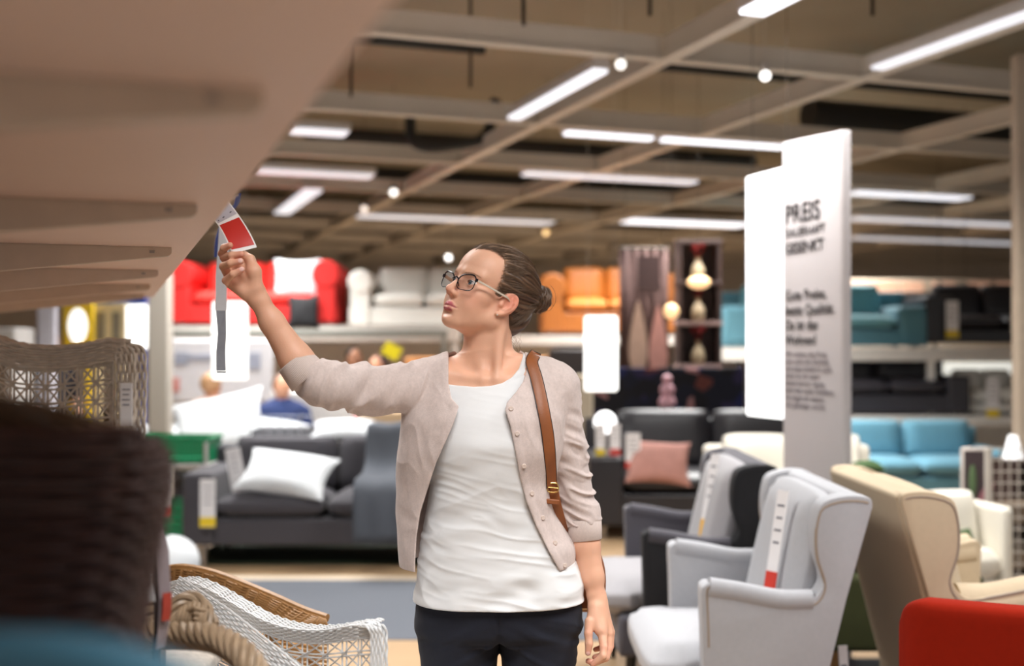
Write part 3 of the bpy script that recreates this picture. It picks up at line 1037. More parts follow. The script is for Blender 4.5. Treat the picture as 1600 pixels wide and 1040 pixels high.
# finger chains are blended among themselves only where they touch the palm
def hand_field(palm, fings, p, cen, R):
    d = evalf(palm, p, cen, R)
    for pts, rs in fings:
        f = evalf(chain(pts, rs, .003), p, cen, R)
        d = smin(d, f, .0035)
    return d
trunk.cols[1] = trunk.cols[1] + WY
body[0] = trunk.prim(0, .03)
def body_field(p, cen=None, R=None):
    d = evalf(body, p, cen, R)
    d = d + .03 * np.exp(-((p[:, 0] + .031) / .03) ** 2) * np.clip((.88 - p[:, 2]) / .05, 0, 1) * (p[:, 2] > .5)
    d = smin(d, evalf(head, p, cen, R), .012)
    d = smin(d, hand_field(hand_r, fing, p, cen, R), .006)
    d = smin(d, hand_field(hand_l, fing_l, p, cen, R), .006)
    return d
lo = W(325, 1040, -.40); hi = W(985, 340, .2)
lo = np.array([-.66, WY - .36, .015]); hi = np.array([.24, WY + .22, 1.78])

def build_body():
    h = .0019
    cut = Prim(lambda p: .0 - p[:, 2], (0, 0, 0), 1e3, 'i', .001)
    v, f = polygonise(body_field, lo, hi, h, 'body')
    me = np_mesh('person', v, f)
    # colouring of the skin itself: lips, ears, nails
    base = np.array(rgb(228, 176, 148))
    c = np.tile(base, (len(v), 1))
    def blend(mask, col, a=1.):
        nonlocal c
        m = (np.clip(mask, 0, 1) * a)[:, None]
        c = c * (1 - m) + np.array(col) * m
    q = (v - HO) @ HR
    dl = np.minimum(evalf([Hc(ul[i], ul[i + 1], .0, .0, .001) for i in range(6)], v), evalf([Hc(ll[i], ll[i + 1], .0, .0, .001) for i in range(4)], v))
    rl = .0062 * np.clip(1 - (np.abs(q[:, 0]) / .027) ** 4, 0, 1)
    blend((rl - dl) / .0012, rgb(190, 104, 112))
    def spot(ctr, r, col, a): 
        d = np.linalg.norm(v - ctr, axis=1)
        blend(np.exp(-(d / r) ** 2), col, a)
    for s in (-1, 1):
        spot(H(s * .043, .060, -.035), .020, rgb(226, 140, 118), .45)
        spot(H(s * .080, -.018, -.006), .030, rgb(226, 118, 98), .60)
    spot(H(0, .105, -.033), .012, rgb(222, 140, 118), .5)
    for pts, rs in fing + fing_l:
        spot(pts[-1], .012, rgb(214, 128, 112), .55)
        spot(pts[1], .012, rgb(214, 136, 116), .45)
    # nails
    for pts, rs, up in [(fing[2][0], fing[2][1], (0, -1, .3)), (fing[3][0], fing[3][1], (0, -1, .3)), (fing_l[0][0], fing_l[0][1], (0, -1, 0))]:
        t = pts[-1] - pts[-2]; t /= np.linalg.norm(t)
        u = np.array(up, float); u -= t * (u @ t); u /= np.linalg.norm(u)
        ctr = pts[-1] + u * rs[-1] * .9 + t * .0015
        d = np.linalg.norm(v - ctr, axis=1)
        blend((.0058 - d) / .001, rgb(238, 196, 188), .9)
    c *= (1 + .025 * vnoise(v, 60))[:, None]
    set_col(me, 'skin', c)
    return me
woman = link_mesh('person', build_body(), mat('skin', (0, 0, 0), rough=.46, var=.02, scale=40, bump=.12, bscale=420, sss=.16, attr='skin', spec=.4))
tag(woman, 'woman in beige cardigan, white top and glasses raising a red tag', 'person')

# eyes
def eye(s):
    bm = bmesh.new()
    bmesh.ops.create_uvsphere(bm, u_segments=48, v_segments=40, radius=.0126)
    me = bpy.data.meshes.new('eye')
    bm.to_mesh(me); bm.free()
    v = np.array([x.co[:] for x in me.vertices])
    gaze = np.array([-.02, 1, .05]); gaze /= np.linalg.norm(gaze)
    ang = np.degrees(np.arccos(np.clip(v @ gaze / .0126, -1, 1)))
    c = np.tile(np.array(rgb(225, 218, 214)), (len(v), 1))
    c[ang < 27] = rgb(96, 124, 138)
    c[(ang > 22) & (ang < 27)] = rgb(40, 52, 60)
    c[ang < 11] = (.004, .004, .005)
    set_col(me, 'eyecol', c)
    w = np.array([H(s * .0315 + x, .0650 + y, z - .0005) for x, y, z in v])
    me.vertices.foreach_set('co', w.ravel())
    return link_mesh('eye', me, mat('eye_white', (0, 0, 0), rough=.12, var=.0, attr='eyecol'), woman)
for s in (-1, 1):
    eye(s)
    bm = bmesh.new()   # upper lashes and lid crease
    pts = [H(s * .0315 + .0125 * math.sin(a), .0665 + .0128 * math.cos(a) * .98 + .0012, .0045 - .0034 * (math.sin(a) ** 2)) for a in np.linspace(-1.05, 1.05, 12)]
    add_tube(bm, pts, [.0003 + .0005 * math.sin(math.pi * i / 11) for i in range(12)], 5)
    bm_obj('eyelash', bm, mat('lash', rgb(40, 28, 24), .7), woman)
    bm = bmesh.new()
    rnd = random.Random(3 + s)
    for i in range(60):
        t = i / 59
        x = s * (.013 + .036 * t)
        y = .0862 - 9.5 * (abs(x) - .013) ** 2 * 1.45 - .0005
        z = .0185 + .0055 * math.sin(t * 2.4) - .003 * t
        a = np.array((x, y, z - .002 + rnd.uniform(-.0014, .0014)))
        b = a + np.array((s * .005, -.0012, .0022 - .003 * t))
        a2 = H(*a); b2 = H(*b)
        # drop on to the skin
        for pt in (a2, b2):
            for _ in range(4):
                pt -= HF * body_field(pt[None])[0] * .9
        if max(np.linalg.norm(a2 - HO), np.linalg.norm(b2 - HO)) > .12: continue
        add_tube(bm, [a2, (a2 + b2) / 2 + HF * .0006, b2], [.00035, .00035, .0001], 4)
    bm_obj('eyebrow', bm, mat('brow', rgb(182, 140, 114), .8), woman)

# hair: a cap combed back into a bun, with strand relief
BUN = H(.004, -.146, .040)
def hair_uv(p):
    q = (p - HO) @ HR
    b = np.array([.004, -.140, .038])
    d = q - b
    a = np.arctan2(d[:, 0], d[:, 2])
    return q, a, np.linalg.norm(d, axis=1)
cap = [He((0, -.020, .036), (.0785, .099, .0850), .01), He((0, .030, .037), (.064, .050, .0615), .02), He((0, -.055, -.035), (.058, .052, .050), .03),
       He((0, -.090, .030), (.050, .040, .045), .03), ell(W(806, 492, .035), (.027, .040, .036), None, .025)]
def hair_field(p, cen=None, R=None):
    q, a, r = hair_uv(p)
    d = evalf(cap, p, cen, R)
    d = d - .0015 * np.sin(a * 46 + 5 * vnoise(q, 22)) * .55 - .0016 * np.sin(a * 17 + 3 * vnoise(q, 15))
    x, y, z = q.T
    # hairline
    w = 1.06 * np.exp(-(x / .034) ** 2)
    yh = np.where(z > -.004, .026 + .044 * w + .003 * vnoise(q, 60), .026 - (-.004 - z) * 2.6)
    yh = np.where(z < -.028, -.037 - .25 * (-.028 - z), yh)
    cut = (y - yh) * .75
    cut = cut + .0016 * vnoise(q, 200)
    d = -smin(-d, -cut, .007)
    d = np.maximum(d, (-.105 - z) - .03 * (x > .0))
    return d
def bun_field(p, cen=None, R=None):
    q = (p - BUN) @ HR
    x, y, z = q.T
    a = np.arctan2(z, x); r = np.hypot(x, z)
    tor = np.hypot(r - .017, y * .85) - .0155
    core = np.sqrt(x * x + z * z + (y * 1.2) ** 2) - .016
    d = smin(tor, core, .008)
    ph = np.arctan2(y, r - .017)
    d = d - .0018 * np.sin(ph * 5 + a * 3 + 3 * vnoise(q, 40)) - .0012 * np.sin(ph * 11 - a * 4 + 4 * vnoise(q, 60))
    return d
def allhair(p, cen=None, R=None):
    d = hair_field(p, cen, R)
    d = smin(d, bun_field(p), .006)
    d = smin(d, evalf([cone(H(.0, -.100, .04), H(.004, -.135, .040), .024, .012)], p), .01)
    return d
v, f = polygonise(allhair, HO - .2, HO + .22, .0016, 'hair')
me = np_mesh('hair', v, f)
q, a, r = hair_uv(v)
t = .5 + .5 * np.sin(a * 46 + 5 * vnoise(q, 22)) * .7 + .25 * vnoise(q * [1, .3, 1], 120)
t = np.clip(t, 0, 1)[:, None]
front = np.clip((q[:, 1] - .02) / .06 + (q[:, 2] - .06) / .05, 0, 1)[:, None]
c = np.array(rgb(62, 44, 33)) * (1 - t) + np.array(rgb(108, 82, 62)) * t
c = c * (1 - .5 * front) + np.array(rgb(150, 120, 94)) * .5 * front
w_ = 1.06 * np.exp(-(q[:, 0] / .034) ** 2)
yh_ = np.where(q[:, 2] > -.004, .026 + .044 * w_, .026 - (-.004 - q[:, 2]) * 2.6)
nr_ = np.exp(-np.clip(yh_ - q[:, 1], 0, 1) / .007)[:, None] * (q[:, 2] > -.015)[:, None]
c = c * (1 - .65 * nr_) + np.array(rgb(188, 146, 118)) * .65 * nr_
set_col(me, 'haircol', c)
hair_m = mat('hair', (0, 0, 0), rough=.38, var=.10, scale=120, attr='haircol', bump=.5, bscale=300)
hair = link_mesh('hair', me, hair_m, woman)

# loose strands over the cap, on the bun and at the nape
bm = bmesh.new()
rnd = random.Random(11)
bl = np.array([.004, -.128, .040])
def surf(qp, fld, off):
    p_ = HO + HR @ qp
    for _ in range(5):
        d = fld(p_[None])[0] - off
        e = .0015
        g = np.array([fld((p_ + np.eye(3)[i] * e)[None])[0] - fld((p_ - np.eye(3)[i] * e)[None])[0] for i in range(3)])
        n_ = np.linalg.norm(g)
        if n_ < 1e-9: break
        p_ = p_ - g / n_ * d * .8
    return p_
capf = lambda p: evalf(cap, p)
for i in range(520):
    s = rnd.choice((-1, 1, 1))
    tt = rnd.random()
    if tt < .45:
        x0 = s * rnd.uniform(0, .052); z0 = .085 - .2 * abs(x0); y0 = .026 + .044 * 1.06 * math.exp(-(x0 / .034) ** 2) - rnd.uniform(-.006, .02)
    else:
        z0 = rnd.uniform(-.01, .078); x0 = s * .07; y0 = rnd.uniform(.012, .032)
    if rnd.random() < .12:
        z0, y0, x0 = rnd.uniform(-.085, -.03), rnd.uniform(-.06, -.04), s * .05
    st = np.array([x0, y0, z0])
    pts = []
    amp = rnd.uniform(-.004, .004); L = rnd.uniform(.5, 1)
    lift = rnd.uniform(.0004, .0016) if rnd.random() < .93 else rnd.uniform(.003, .006)
    for k in range(9):
        u = k / 8 * L
        qp = st * (1 - u) + bl * u
        qp = qp + np.array([s * .03 * math.sin(math.pi * u), 0, .035 * math.sin(math.pi * u) * (1 if z0 > .03 else .2)]) + np.array([0, 0, amp * math.sin(u * 9)])
        pts.append(surf(qp, capf, lift * (math.sin(math.pi * min(1, u + .15)) if lift > .002 else 1)))
    if max(np.linalg.norm(p_ - HO) for p_ in pts) > .17: continue
    add_tube(bm, pts, [.00012 if k in (0, 8) else .00030 for k in range(9)], 4, caps=False)
for i in range(70):      # bun curls
    a0 = rnd.uniform(0, 6.28); ln = rnd.uniform(.8, 2.6); ph0 = rnd.uniform(0, 6.28)
    pts = []
    rr = rnd.uniform(.0155, .0205) if i % 6 else rnd.uniform(.021, .027)
    for k in range(12):
        u = k / 11
        aa = a0 + ln * u; ph = ph0 + ln * u * rnd.uniform(.8, .85)
        r_ = .017 + rr * math.cos(ph)
        pts.append(BUN + HR @ np.array([r_ * math.cos(aa), rr * math.sin(ph) * 1.1, r_ * math.sin(aa)]))
    add_tube(bm, pts, [.0002 if k in (0, 11) else .0005 for k in range(12)], 4, caps=False)
for i in range(26):      # wisps at the nape
    st = H(rnd.uniform(.0, .05), rnd.uniform(-.10, -.06), rnd.uniform(-.09, -.06))
    d = np.array([rnd.uniform(-.012, .022), rnd.uniform(-.01, .01), -rnd.uniform(.015, .035)])
    pts = [st, st + d * .5 + np.array([rnd.uniform(0, .006), 0, 0]), st + d]
    add_tube(bm, catmull(pts, 4), .0003, 4, caps=False)
for i in range(420):     # fine short hairs softening the hairline
    u_ = rnd.random(); s = rnd.choice((-1, 1, 1))
    if u_ < .55:
        x0 = s * rnd.uniform(0, .054); z0 = .088 - .25 * abs(x0); y0 = .026 + .044 * 1.06 * math.exp(-(x0 / .034) ** 2) + rnd.uniform(-.004, .005)
    else:
        z0 = rnd.uniform(-.004, .072); x0 = s * .068; y0 = .026 + rnd.uniform(-.004, .005)
    st = np.array([x0, y0, z0]); ln = rnd.uniform(.10, .22)
    pts = []
    for k in range(5):
        u = k / 4 * ln
        qp = st * (1 - u) + bl * u + np.array([s * .03 * math.sin(math.pi * u), 0, .035 * math.sin(math.pi * u) * (1 if z0 > .03 else .2)])
        pts.append(surf(qp, lambda p: np.minimum(evalf(head[:3], p), evalf(cap, p) + .004), .0006 + .0035 * k / 4))
    if max(np.linalg.norm(p_ - HO) for p_ in pts) > .17: continue
    add_tube(bm, pts, [.00008, .00016, .0002, .0002, .0001], 4, caps=False)
for i in range(22):      # fly-aways above the forehead
    st = H(rnd.uniform(-.03, .035), rnd.uniform(.03, .062), .088)
    d = HR @ np.array([rnd.uniform(-.01, .01), -rnd.uniform(.015, .04), rnd.uniform(.003, .011)])
    add_tube(bm, catmull([st, st + d * .5 + np.array([0, 0, .004]), st + d], 4), .00025, 4, caps=False)
bm_obj('hair_strands', bm, mat('strand', rgb(104, 80, 60), .4, var=.2, scale=90), woman, auto=None)

# small pearl stud
bm = bmesh.new()
ep = H(.0765, .0090, -.046)
bmesh.ops.create_uvsphere(bm, u_segments=14, v_segments=10, radius=.0026, matrix=Matrix.Translation(Vector(ep)))
bm_obj('stud_earring', bm, mat('pearl', rgb(235, 230, 225), .15, .3), woman, label='small round pearl stud earring')

# ------------------------------------------------------------ clothes
def topx(p):   # picture-like coordinates used to lay out hems: angle seen from 2.5 m in front
    return 800 + FPX * p[:, 0] / p[:, 1], HORIZON - FPX * (p[:, 2] - CAM_Z) / p[:, 1]

tee = Loft([
    row(965, 646, 913, .130), row(940, 647, 911, .129), row(900, 651, 905, .122), row(850, 658, 893, .112),
    row(800, 667, 870, .106), row(760, 671, 862, .107, -.004), row(720, 670, 868, .116, -.012), row(690, 668, 872, .120, -.015),
    row(650, 664, 874, .113, -.006), row(615, 670, 874, .095, .002), row(590, 686, 860, .076, .006), row(572, 708, 836, .058, .010), row(560, 724, 810, .044, .012)], 2.3)
tee.cols[1] = tee.cols[1] + WY
def tee_field(p, cen=None, R=None):
    d = tee(p)
    sh = [cone(W(690, 592, 0), W(730, 577, .006), .040, .034, .035), cone(W(846, 594, 0), W(800, 577, .006), .040, .034, .035), cone(W(690, 604, 0), RS, .058, .056, .04), cone(W(830, 604, 0), LS, .054, .052, .04)]
    d = smin(d, evalf(sh, p), .03)
    d = np.minimum(d, evalf(body[:1] + body[3:7], p) - .0035)
    x, y, z = p.T
    zz = z + .30 * np.abs(x + .03) * np.clip((z - .95) * 8, -.25, 1)
    low = np.clip((1.27 - z) / .28, 0, 1)
    w = np.stack([x * 3.6 + 2, y * 2, zz * 24], 1)
    n1 = vnoise(w + .35 * vnoise(p, 12)[:, None], 1.)
    w2 = np.stack([x * 7 + 5, y * 4, (z - .35 * x) * 36], 1)
    n2 = vnoise(w2 + .3 * vnoise(p, 20)[:, None], 1.)
    rid = 1 - np.abs(n1) * 2
    hem = np.exp(-((z - .905) / .035) ** 2)
    n3 = vnoise(np.stack([x * 6 + 9, y * 3, (z + .2 * x) * 62], 1) + .5 * vnoise(p, 14)[:, None], 1.)
    d = d - (.0008 + .0056 * low) * rid * (.75 + .35 * hem) - .0034 * low * n2 - (.0005 + .0036 * low) * (.3 - np.abs(n3))
    # horizontal pulls across the chest
    d = d - .0018 * (1 - low) * vnoise(np.stack([x * 4, y * 3, z * 26], 1), 1.)
    # rolled hem edge
    px, py = topx(p)
    nk = poly_sd(px, py, [(680, 500), (694, 599), (715, 602), (740, 604), (765, 603), (785, 598), (800, 589), (811, 575), (817, 556), (818, 500)]) * S
    d = -smin(-d, nk, .003)
    zh = .882
    d = -smin(-d, (z - zh), .004)
    return d
v, f = polygonise(tee_field, np.array([-.27, WY - .2, .86]), np.array([.21, WY + .18, 1.45]), .0024, 'tee')
cotton = mat('white_cotton', rgb(228, 229, 231), rough=.85, var=.015, scale=30, bump=.12, bscale=900, sheen=.15)
tshirt = link_mesh('t_shirt', np_mesh('t_shirt', v, f), cotton, woman)

# cardigan
card = Loft([
    row(930, 622, 898, .150, .0), row(895, 624, 898, .144, .0), row(850, 619, 900, .138), row(830, 618, 886, .132), row(800, 618, 876, .127), row(750, 620, 870, .126, -.004), row(700, 623, 880, .133, -.012),
    row(650, 630, 886, .130, -.010), row(615, 645, 884, .112, -.002), row(590, 676, 872, .088, .004), row(572, 700, 842, .068, .009), row(560, 716, 816, .054, .012), row(548, 724, 806, .046, .012)], 2.25)
card.cols[1] = card.cols[1] + WY
OPEN = [(700, 530), (701, 560), (701, 598), (706, 622), (717, 634), (714, 646), (706, 668), (697, 688), (682, 722), (669, 762), (657, 800), (651, 840), (649, 880), (648, 960),
        (874, 960), (875, 893), (858, 862), (838, 822), (822, 782), (812, 744), (804, 700), (797, 664), (789, 640), (792, 628), (806, 612), (817, 596), (823, 576), (821, 560), (816, 530)]
SL_R = [RS + [.03, 0, 0], W(575, 608, -.085), RE + [.010, 0, 0], W(487, 588, -.175), W(458, 561, -.18)]
SL_L = [LS, W(884, 690, .01), LE, W(913, 846, .006)]
ARM_R = [cone(RS, W(575, 608, -.085), .052, .043, .02), cone(W(575, 608, -.085), RE, .043, .036, .02), cone(RE, W(462, 560, -.18), .036, .0350, .015)]
ARM_L = [cone(LS, W(884, 690, .01), .046, .037, .02), cone(W(884, 690, .01), LE, .037, .033, .02), cone(LE, W(914, 850, .005), .0320, .0335, .012)]
def card_field(p, cen=None, R=None):
    x, y, z = p.T
    tor = card(p)
    yoke = evalf([cone(W(690, 592, 0), W(722, 579, .006), .050, .046, .035), cone(W(850, 594, 0), W(806, 579, .006), .048, .044, .035),
                  cone(W(690, 604, 0), RS, .064, .060, .04), cone(W(835, 604, 0), LS, .062, .056, .04)], p)
    tor = smin(tor, yoke, .035)
    # soft vertical drape on the open fronts
    dr = vnoise(np.stack([x * 26, y * 8, z * 5], 1) + .4 * vnoise(p, 9)[:, None], 1.)
    low = np.clip((1.33 - z) / .3, 0, 1)
    tor = tor - (.0020 + .0052 * low) * dr - .0014 * vnoise(np.stack([x * 9, y * 6, z * 16], 1), 1.) + .0030 * np.abs(vnoise(np.stack([(x + .3 * z) * 34, y * 8, z * 13], 1) + .5 * vnoise(p, 18)[:, None], 1.))
    sr = evalf([cone(SL_R[0], SL_R[1], .061, .0535, .02), cone(SL_R[1], SL_R[2], .0535, .0490, .02), cone(SL_R[2], SL_R[3], .0465, .0430, .02), cone(SL_R[3], SL_R[4], .0430, .0400, .012)], p)
    # folds across the raised sleeve; they run round the arm
    yc = WY - .17 * np.clip((-.212 - x) / .208, 0, 1)
    ang = np.arctan2(z - (CAM_Z - (604 - HORIZON) * S), y - yc)
    t1 = x * 46 + 1.1 * np.cos(ang * 1.0 + 1.2)
    fr = vnoise(np.stack([t1, np.cos(ang) * .9 + 3, np.sin(ang) * .9 + 5], 1), 1.)
    g = np.exp(-((x + .40) / .08) ** 2) + .55 * np.exp(-((x + .29) / .07) ** 2) + .35 * np.exp(-((x + .20) / .04) ** 2)
    cuff_r = np.clip(((W(466, 565, -.17) - p) @ np.array([-.62, 0, .78]) - .030) / .035, 0, 1)
    sr = sr - (.0015 + .0068 * g * cuff_r) * (.75 - 2.3 * np.sqrt(fr * fr + .006))
    sr = np.minimum(sr, evalf(ARM_R, p) - .0042)
    sr = np.maximum(sr, -((W(474, 582, -.18) - p) @ np.array([-.62, 0, .78])) )
    sl = evalf([cone(SL_L[0], SL_L[1], .058, .044, .02), cone(SL_L[1], SL_L[2], .044, .0405, .02), cone(SL_L[2], SL_L[3], .0415, .0405, .012)], p)
    al = np.arctan2(y - WY, x - .14)
    t2 = z * 50 + .55 * np.cos(al + .6) + x * 10
    fl = vnoise(np.stack([t2, al * .7, x * 5], 1), 1.)
    gl = np.clip((1.33 - z) / .1, 0, 1) * np.clip((z - 1.035) / .02, 0, 1)
    sl = sl - (.0012 + .0060 * gl) * (.75 - 2.2 * np.sqrt(fl * fl + .006))
    sl = np.minimum(sl, evalf(ARM_L, p) - .0042)
    sl = np.maximum(sl, (W(913, 818, .0)[2] - z + (x - .165) * .15))
    px, py = topx(p)
    od = poly_sd(px, py, OPEN) * S
    front = np.where(y < WY + .02, od, .2)
    # placket: a slightly thicker knitted band along the opening
    tor = tor - .0014 * np.exp(-((front - .009) / .0085) ** 4)
    shell = np.maximum(tor, -(tor + .0055))
    shell = -smin(-shell, front, .0022)
    shell = np.maximum(shell, (CAM_Z - (897 - HORIZON) * (WY - .12) / FPX) - z + .02 * np.clip(x + .03, 0, 1))
    neck = ell(W(762, 532, .03), (.080, .30, .062), None)
    shell = -smin(-shell, neck.fn(p), .003)
    sleeves = np.minimum(sr, sl)
    # hollow cuffs
    d = smin(shell, np.maximum(sleeves, -(np.maximum(evalf(body[10:], p) - .0005, -1))), .006)
    return d
v, f = polygonise(card_field, np.array([-.60, WY - .34, .90]), np.array([.26, WY + .2, 1.47]), .0023, 'card')
me = np_mesh('cardigan', v, f)
b1 = np.array(rgb(206, 190, 185)); 
mel = vnoise(v * [2.2, 2.2, 1], 110) * .05 + vnoise(v, 260) * .045
c = b1 * (1 + mel)[:, None]
set_col(me, 'knit', c)
knit_m = mat('beige_knit', (0, 0, 0), rough=.9, var=.05, scale=260, bump=.35, bscale=700, attr='knit', sheen=.25)
cardigan = link_mesh('cardigan', me, knit_m, woman)

# ribbed cuffs: thin knitted bands with raised ribs
def cuff(a, b, ra, rb, nrib, name='cuff'):
    a, b = Vector(a), Vector(b)
    ax = (b - a); L = ax.length; ax.normalize()
    x = ax.orthogonal().normalized(); y = ax.cross(x)
    bm = bmesh.new()
    seg = nrib * 4
    prof = [(0, .0), (.03, .0016), (.5, .0020), (.97, .0016), (1.0, .0), (1.0, -.0022), (.9, -.0026)]
    rings = []
    for t, o in prof:
        r = ra + (rb - ra) * t + o
        rings.append([bm.verts.new(a + ax * (L * t) + (x * math.cos(2 * math.pi * k / seg) + y * math.sin(2 * math.pi * k / seg)) *
                                   (r + (.0004 * math.cos(2 * math.pi * k * nrib / seg) if 0 < t < 1 else 0))) for k in range(seg)])
    for i in range(len(rings) - 1):
        for k in range(seg):
            bm.faces.new((rings[i][k], rings[i][(k + 1) % seg], rings[i + 1][(k + 1) % seg], rings[i + 1][k]))
    return bm_obj(name, bm, mat('beige_rib', rgb(206, 190, 184), .9, var=.05, scale=200, sheen=.25), cardigan, auto=None)
cuff(W(483, 591, -.178), W(459, 562, -.18), .0430, .0372, 84)
cuff(W(911, 811, .01), W(914, 843.5, .005), .0400, .0365, 80)

# buttons down the cardigan's left front
def on_surface(px, py, fld, y0=2.35, off=0.):
    y = y0
    for _ in range(60):
        p_ = np.array(tuple(P(px, py, y)))
        d = fld(p_[None])[0] - off
        y += max(d, .0003) * .9
        if d < .0004: break
    return p_
for bx, by in [(796.5, 638), (806, 677), (816.5, 727.5), (829, 770), (846, 808), (865, 847), (880, 882)]:
    p0 = on_surface(bx + 2, by, card_field)
    e = .002
    g = np.array([card_field((p0 + np.eye(3)[i] * e)[None])[0] - card_field((p0 - np.eye(3)[i] * e)[None])[0] for i in range(3)])
    n = Vector(g / np.linalg.norm(g)); n = (n + Vector((0, -1.2, 0))).normalized()
    bm = bmesh.new()
    Rm = Matrix.Translation(Vector(p0)) @ n.to_track_quat('Z', 'Y').to_matrix().to_4x4()
    prof = [(0, .0034), (.0020, .0033), (.0030, .0034), (.0042, .0036), (.0050, .0030), (.0054, .0018), (.0050, .0002)]
    rg = []
    for r, h_ in prof[1:]:
        rg.append([bm.verts.new(Rm @ Vector((r * math.cos(k * math.pi / 10), r * math.sin(k * math.pi / 10), h_))) for k in range(20)])
    cv = bm.verts.new(Rm @ Vector((0, 0, .0034)))
    for k in range(20):
        bm.faces.new((cv, rg[0][k], rg[0][(k + 1) % 20]))
        for i in range(len(rg) - 1):
            bm.faces.new((rg[i][k], rg[i + 1][k], rg[i + 1][(k + 1) % 20], rg[i][(k + 1) % 20]))
    bm_obj('button', bm, mat('shell_button', rgb(214, 196, 186), .35, var=.08, scale=200), cardigan)

# trousers
def jean_field(p, cen=None, R=None):
    x, y, z = p.T
    d = trunk(p) - .006
    d = smin(d, evalf(legs, p) - .004, .012)
    # seam of the fly and crotch fork
    cx = (781 - 800) * S
    fl = np.exp(-((x - cx) / .0035) ** 2) * (y < WY) * np.clip((z - .79) / .02, 0, 1)
    d = d + .003 * fl
    cr = np.hypot((x - cx) * 2.2, np.maximum(z - .80, 0)) + np.maximum(0, 0)
    d = d + .012 * np.exp(-((x - cx) / .012) ** 2) * np.clip((.83 - z) / .03, 0, 1)
    xr = np.abs(x - cx)
    n = vnoise(np.stack([x * 8, y * 8, (z + .5 * xr) * 44], 1) + .3 * vnoise(p, 15)[:, None], 1.)
    d = d - .0032 * (1 - 2 * np.abs(n)) * np.exp(-((z - .80) / .09) ** 2) - .0012 * n
    d = np.maximum(d, z - .905)
    d = np.maximum(d, .10 - z)
    return d
v, f = polygonise(jean_field, np.array([-.26, WY - .2, .08]), np.array([.2, WY + .2, .96]), .004, 'jean')
jean = link_mesh('trousers', np_mesh('trousers', v, f), mat('navy_denim', rgb(10, 15, 32), .85, var=.12, scale=60, bump=.25, bscale=700, sheen=.04), woman)
for s in (-1, 1):
    bm = bmesh.new()
    cx = (779 - 800) * S + s * .088
    pr = [(.028, .002), (.042, .006), (.045, .03), (.036, .06), (.030, .075)]
    bmesh.ops.create_cube(bm, size=1)
    bmesh.ops.subdivide_edges(bm, edges=bm.edges, cuts=6, use_grid_fill=True)
    for w_ in bm.verts:
        x, y, z = w_.co * 2
        toe = (1 - y) / 2                    # 1 at the toe
        wdt = .040 * (1 - .35 * abs(y) ** 3)
        hgt = .075 - .045 * toe
        w_.co = Vector((cx + s * .012 * toe + x * wdt * (1 - .15 * (z > 0)), WY - .045 + y * .125, .004 + (z + 1) / 2 * hgt))
    bm_obj('shoe', bm, mat('shoe_leather', rgb(60, 40, 30), .4), woman, sub=1)

# ------------------------------------------------------------ glasses
glasses = thing('eyeglasses', 'dark-framed glasses with pale temples worn by the woman', 'glasses', tuple(H(0, .095, -.004)))
def G(x, y, z): return Vector(H(x, y, z)) - glasses.location
def gy(x): return .0935 - 2.1 * x * x
frame_m = mat('dark_frame', rgb(30, 26, 34), .25, var=.1, scale=90)
lens_m = bpy.data.materials.new('clear_lens')
lens_m.use_nodes = True
nt = lens_m.node_tree
for n_ in list(nt.nodes): nt.nodes.remove(n_)
out = nt.nodes.new('ShaderNodeOutputMaterial'); mx = nt.nodes.new('ShaderNodeMixShader')
tr = nt.nodes.new('ShaderNodeBsdfTransparent'); gl = nt.nodes.new('ShaderNodeBsdfGlossy')
fr = nt.nodes.new('ShaderNodeValue'); fr.outputs[0].default_value = .09
gl.inputs['Roughness'].default_value = .02
gl.inputs['Color'].default_value = (.85, .88, 1, 1)
tr.inputs['Color'].default_value = (.96, .95, .97, 1)
nt.links.new(fr.outputs[0], mx.inputs[0]); nt.links.new(tr.outputs[0], mx.inputs[1]); nt.links.new(gl.outputs[0], mx.inputs[2]); nt.links.new(mx.outputs[0], out.inputs[0])
bm = bmesh.new()
zc = -.004
for s in (-1, 1):
    ctr = []
    for k in range(40):
        a = 2 * math.pi * k / 40
        ca, sa = math.cos(a), math.sin(a)
        w_, h_ = .0270, .0182
        x = s * .0358 + w_ * math.copysign(abs(ca) ** .72, ca)
        z = zc + h_ * math.copysign(abs(sa) ** .72, sa) - (.0015 if sa < 0 else 0) * abs(ca) + .0035 * (s * (x - s * .0358)) / .0265 * (1 if sa > 0 else .0)
        ctr.append((x, z))
    add_tube(bm, [G(x, gy(x), z) for x, z in ctr], [(.0011 + .0008 * max(0, math.sin(2 * math.pi * k / 40))) for k in range(40)], 8, closed=True)
    lb = bmesh.new()
    vs_ = [lb.verts.new(G(x, gy(x) - .0002, z)) for x, z in ctr]
    c0 = lb.verts.new(G(s * .0358, gy(.0358) + .0012, zc))
    for k in range(40):
        lb.faces.new((c0, vs_[k], vs_[(k + 1) % 40]))
    bm_obj('lens', lb, lens_m, glasses)
    hb = bmesh.new()      # temple arm
    add_tube(hb, catmull([G(s * .0645, gy(.0645) - .002, zc + .0095), G(s * .072, .055, .003), G(s * .0775, .015, -.001), G(s * .0785, -.003, -.003), G(s * .0740, -.020, -.012)], 5),
             [(.0038, .0011)] * 21, 8)
    bm_obj('temple', hb, mat('pale_temple', rgb(176, 160, 142), .3, var=.05), glasses, label='pale beige temple arm')
    add_box(bm, G(s * .0640, gy(.0640) - .0005, zc + .0090), (.006, .004, .007), Matrix(HR.tolist()))
add_tube(bm, catmull([G(-.009, gy(0), zc + .005), G(0, gy(0) + .0015, zc + .0082), G(.009, gy(0), zc + .005)], 5), .0017, 8)
for s in (-1, 1):
    add_tube(bm, [G(s * .0095, gy(0), zc - .002), G(s * .0085, gy(0) - .005, zc - .006), G(s * .009, gy(0) - .007, zc - .011)], .0013, 6)
bm_obj('frame', bm, frame_m, glasses)

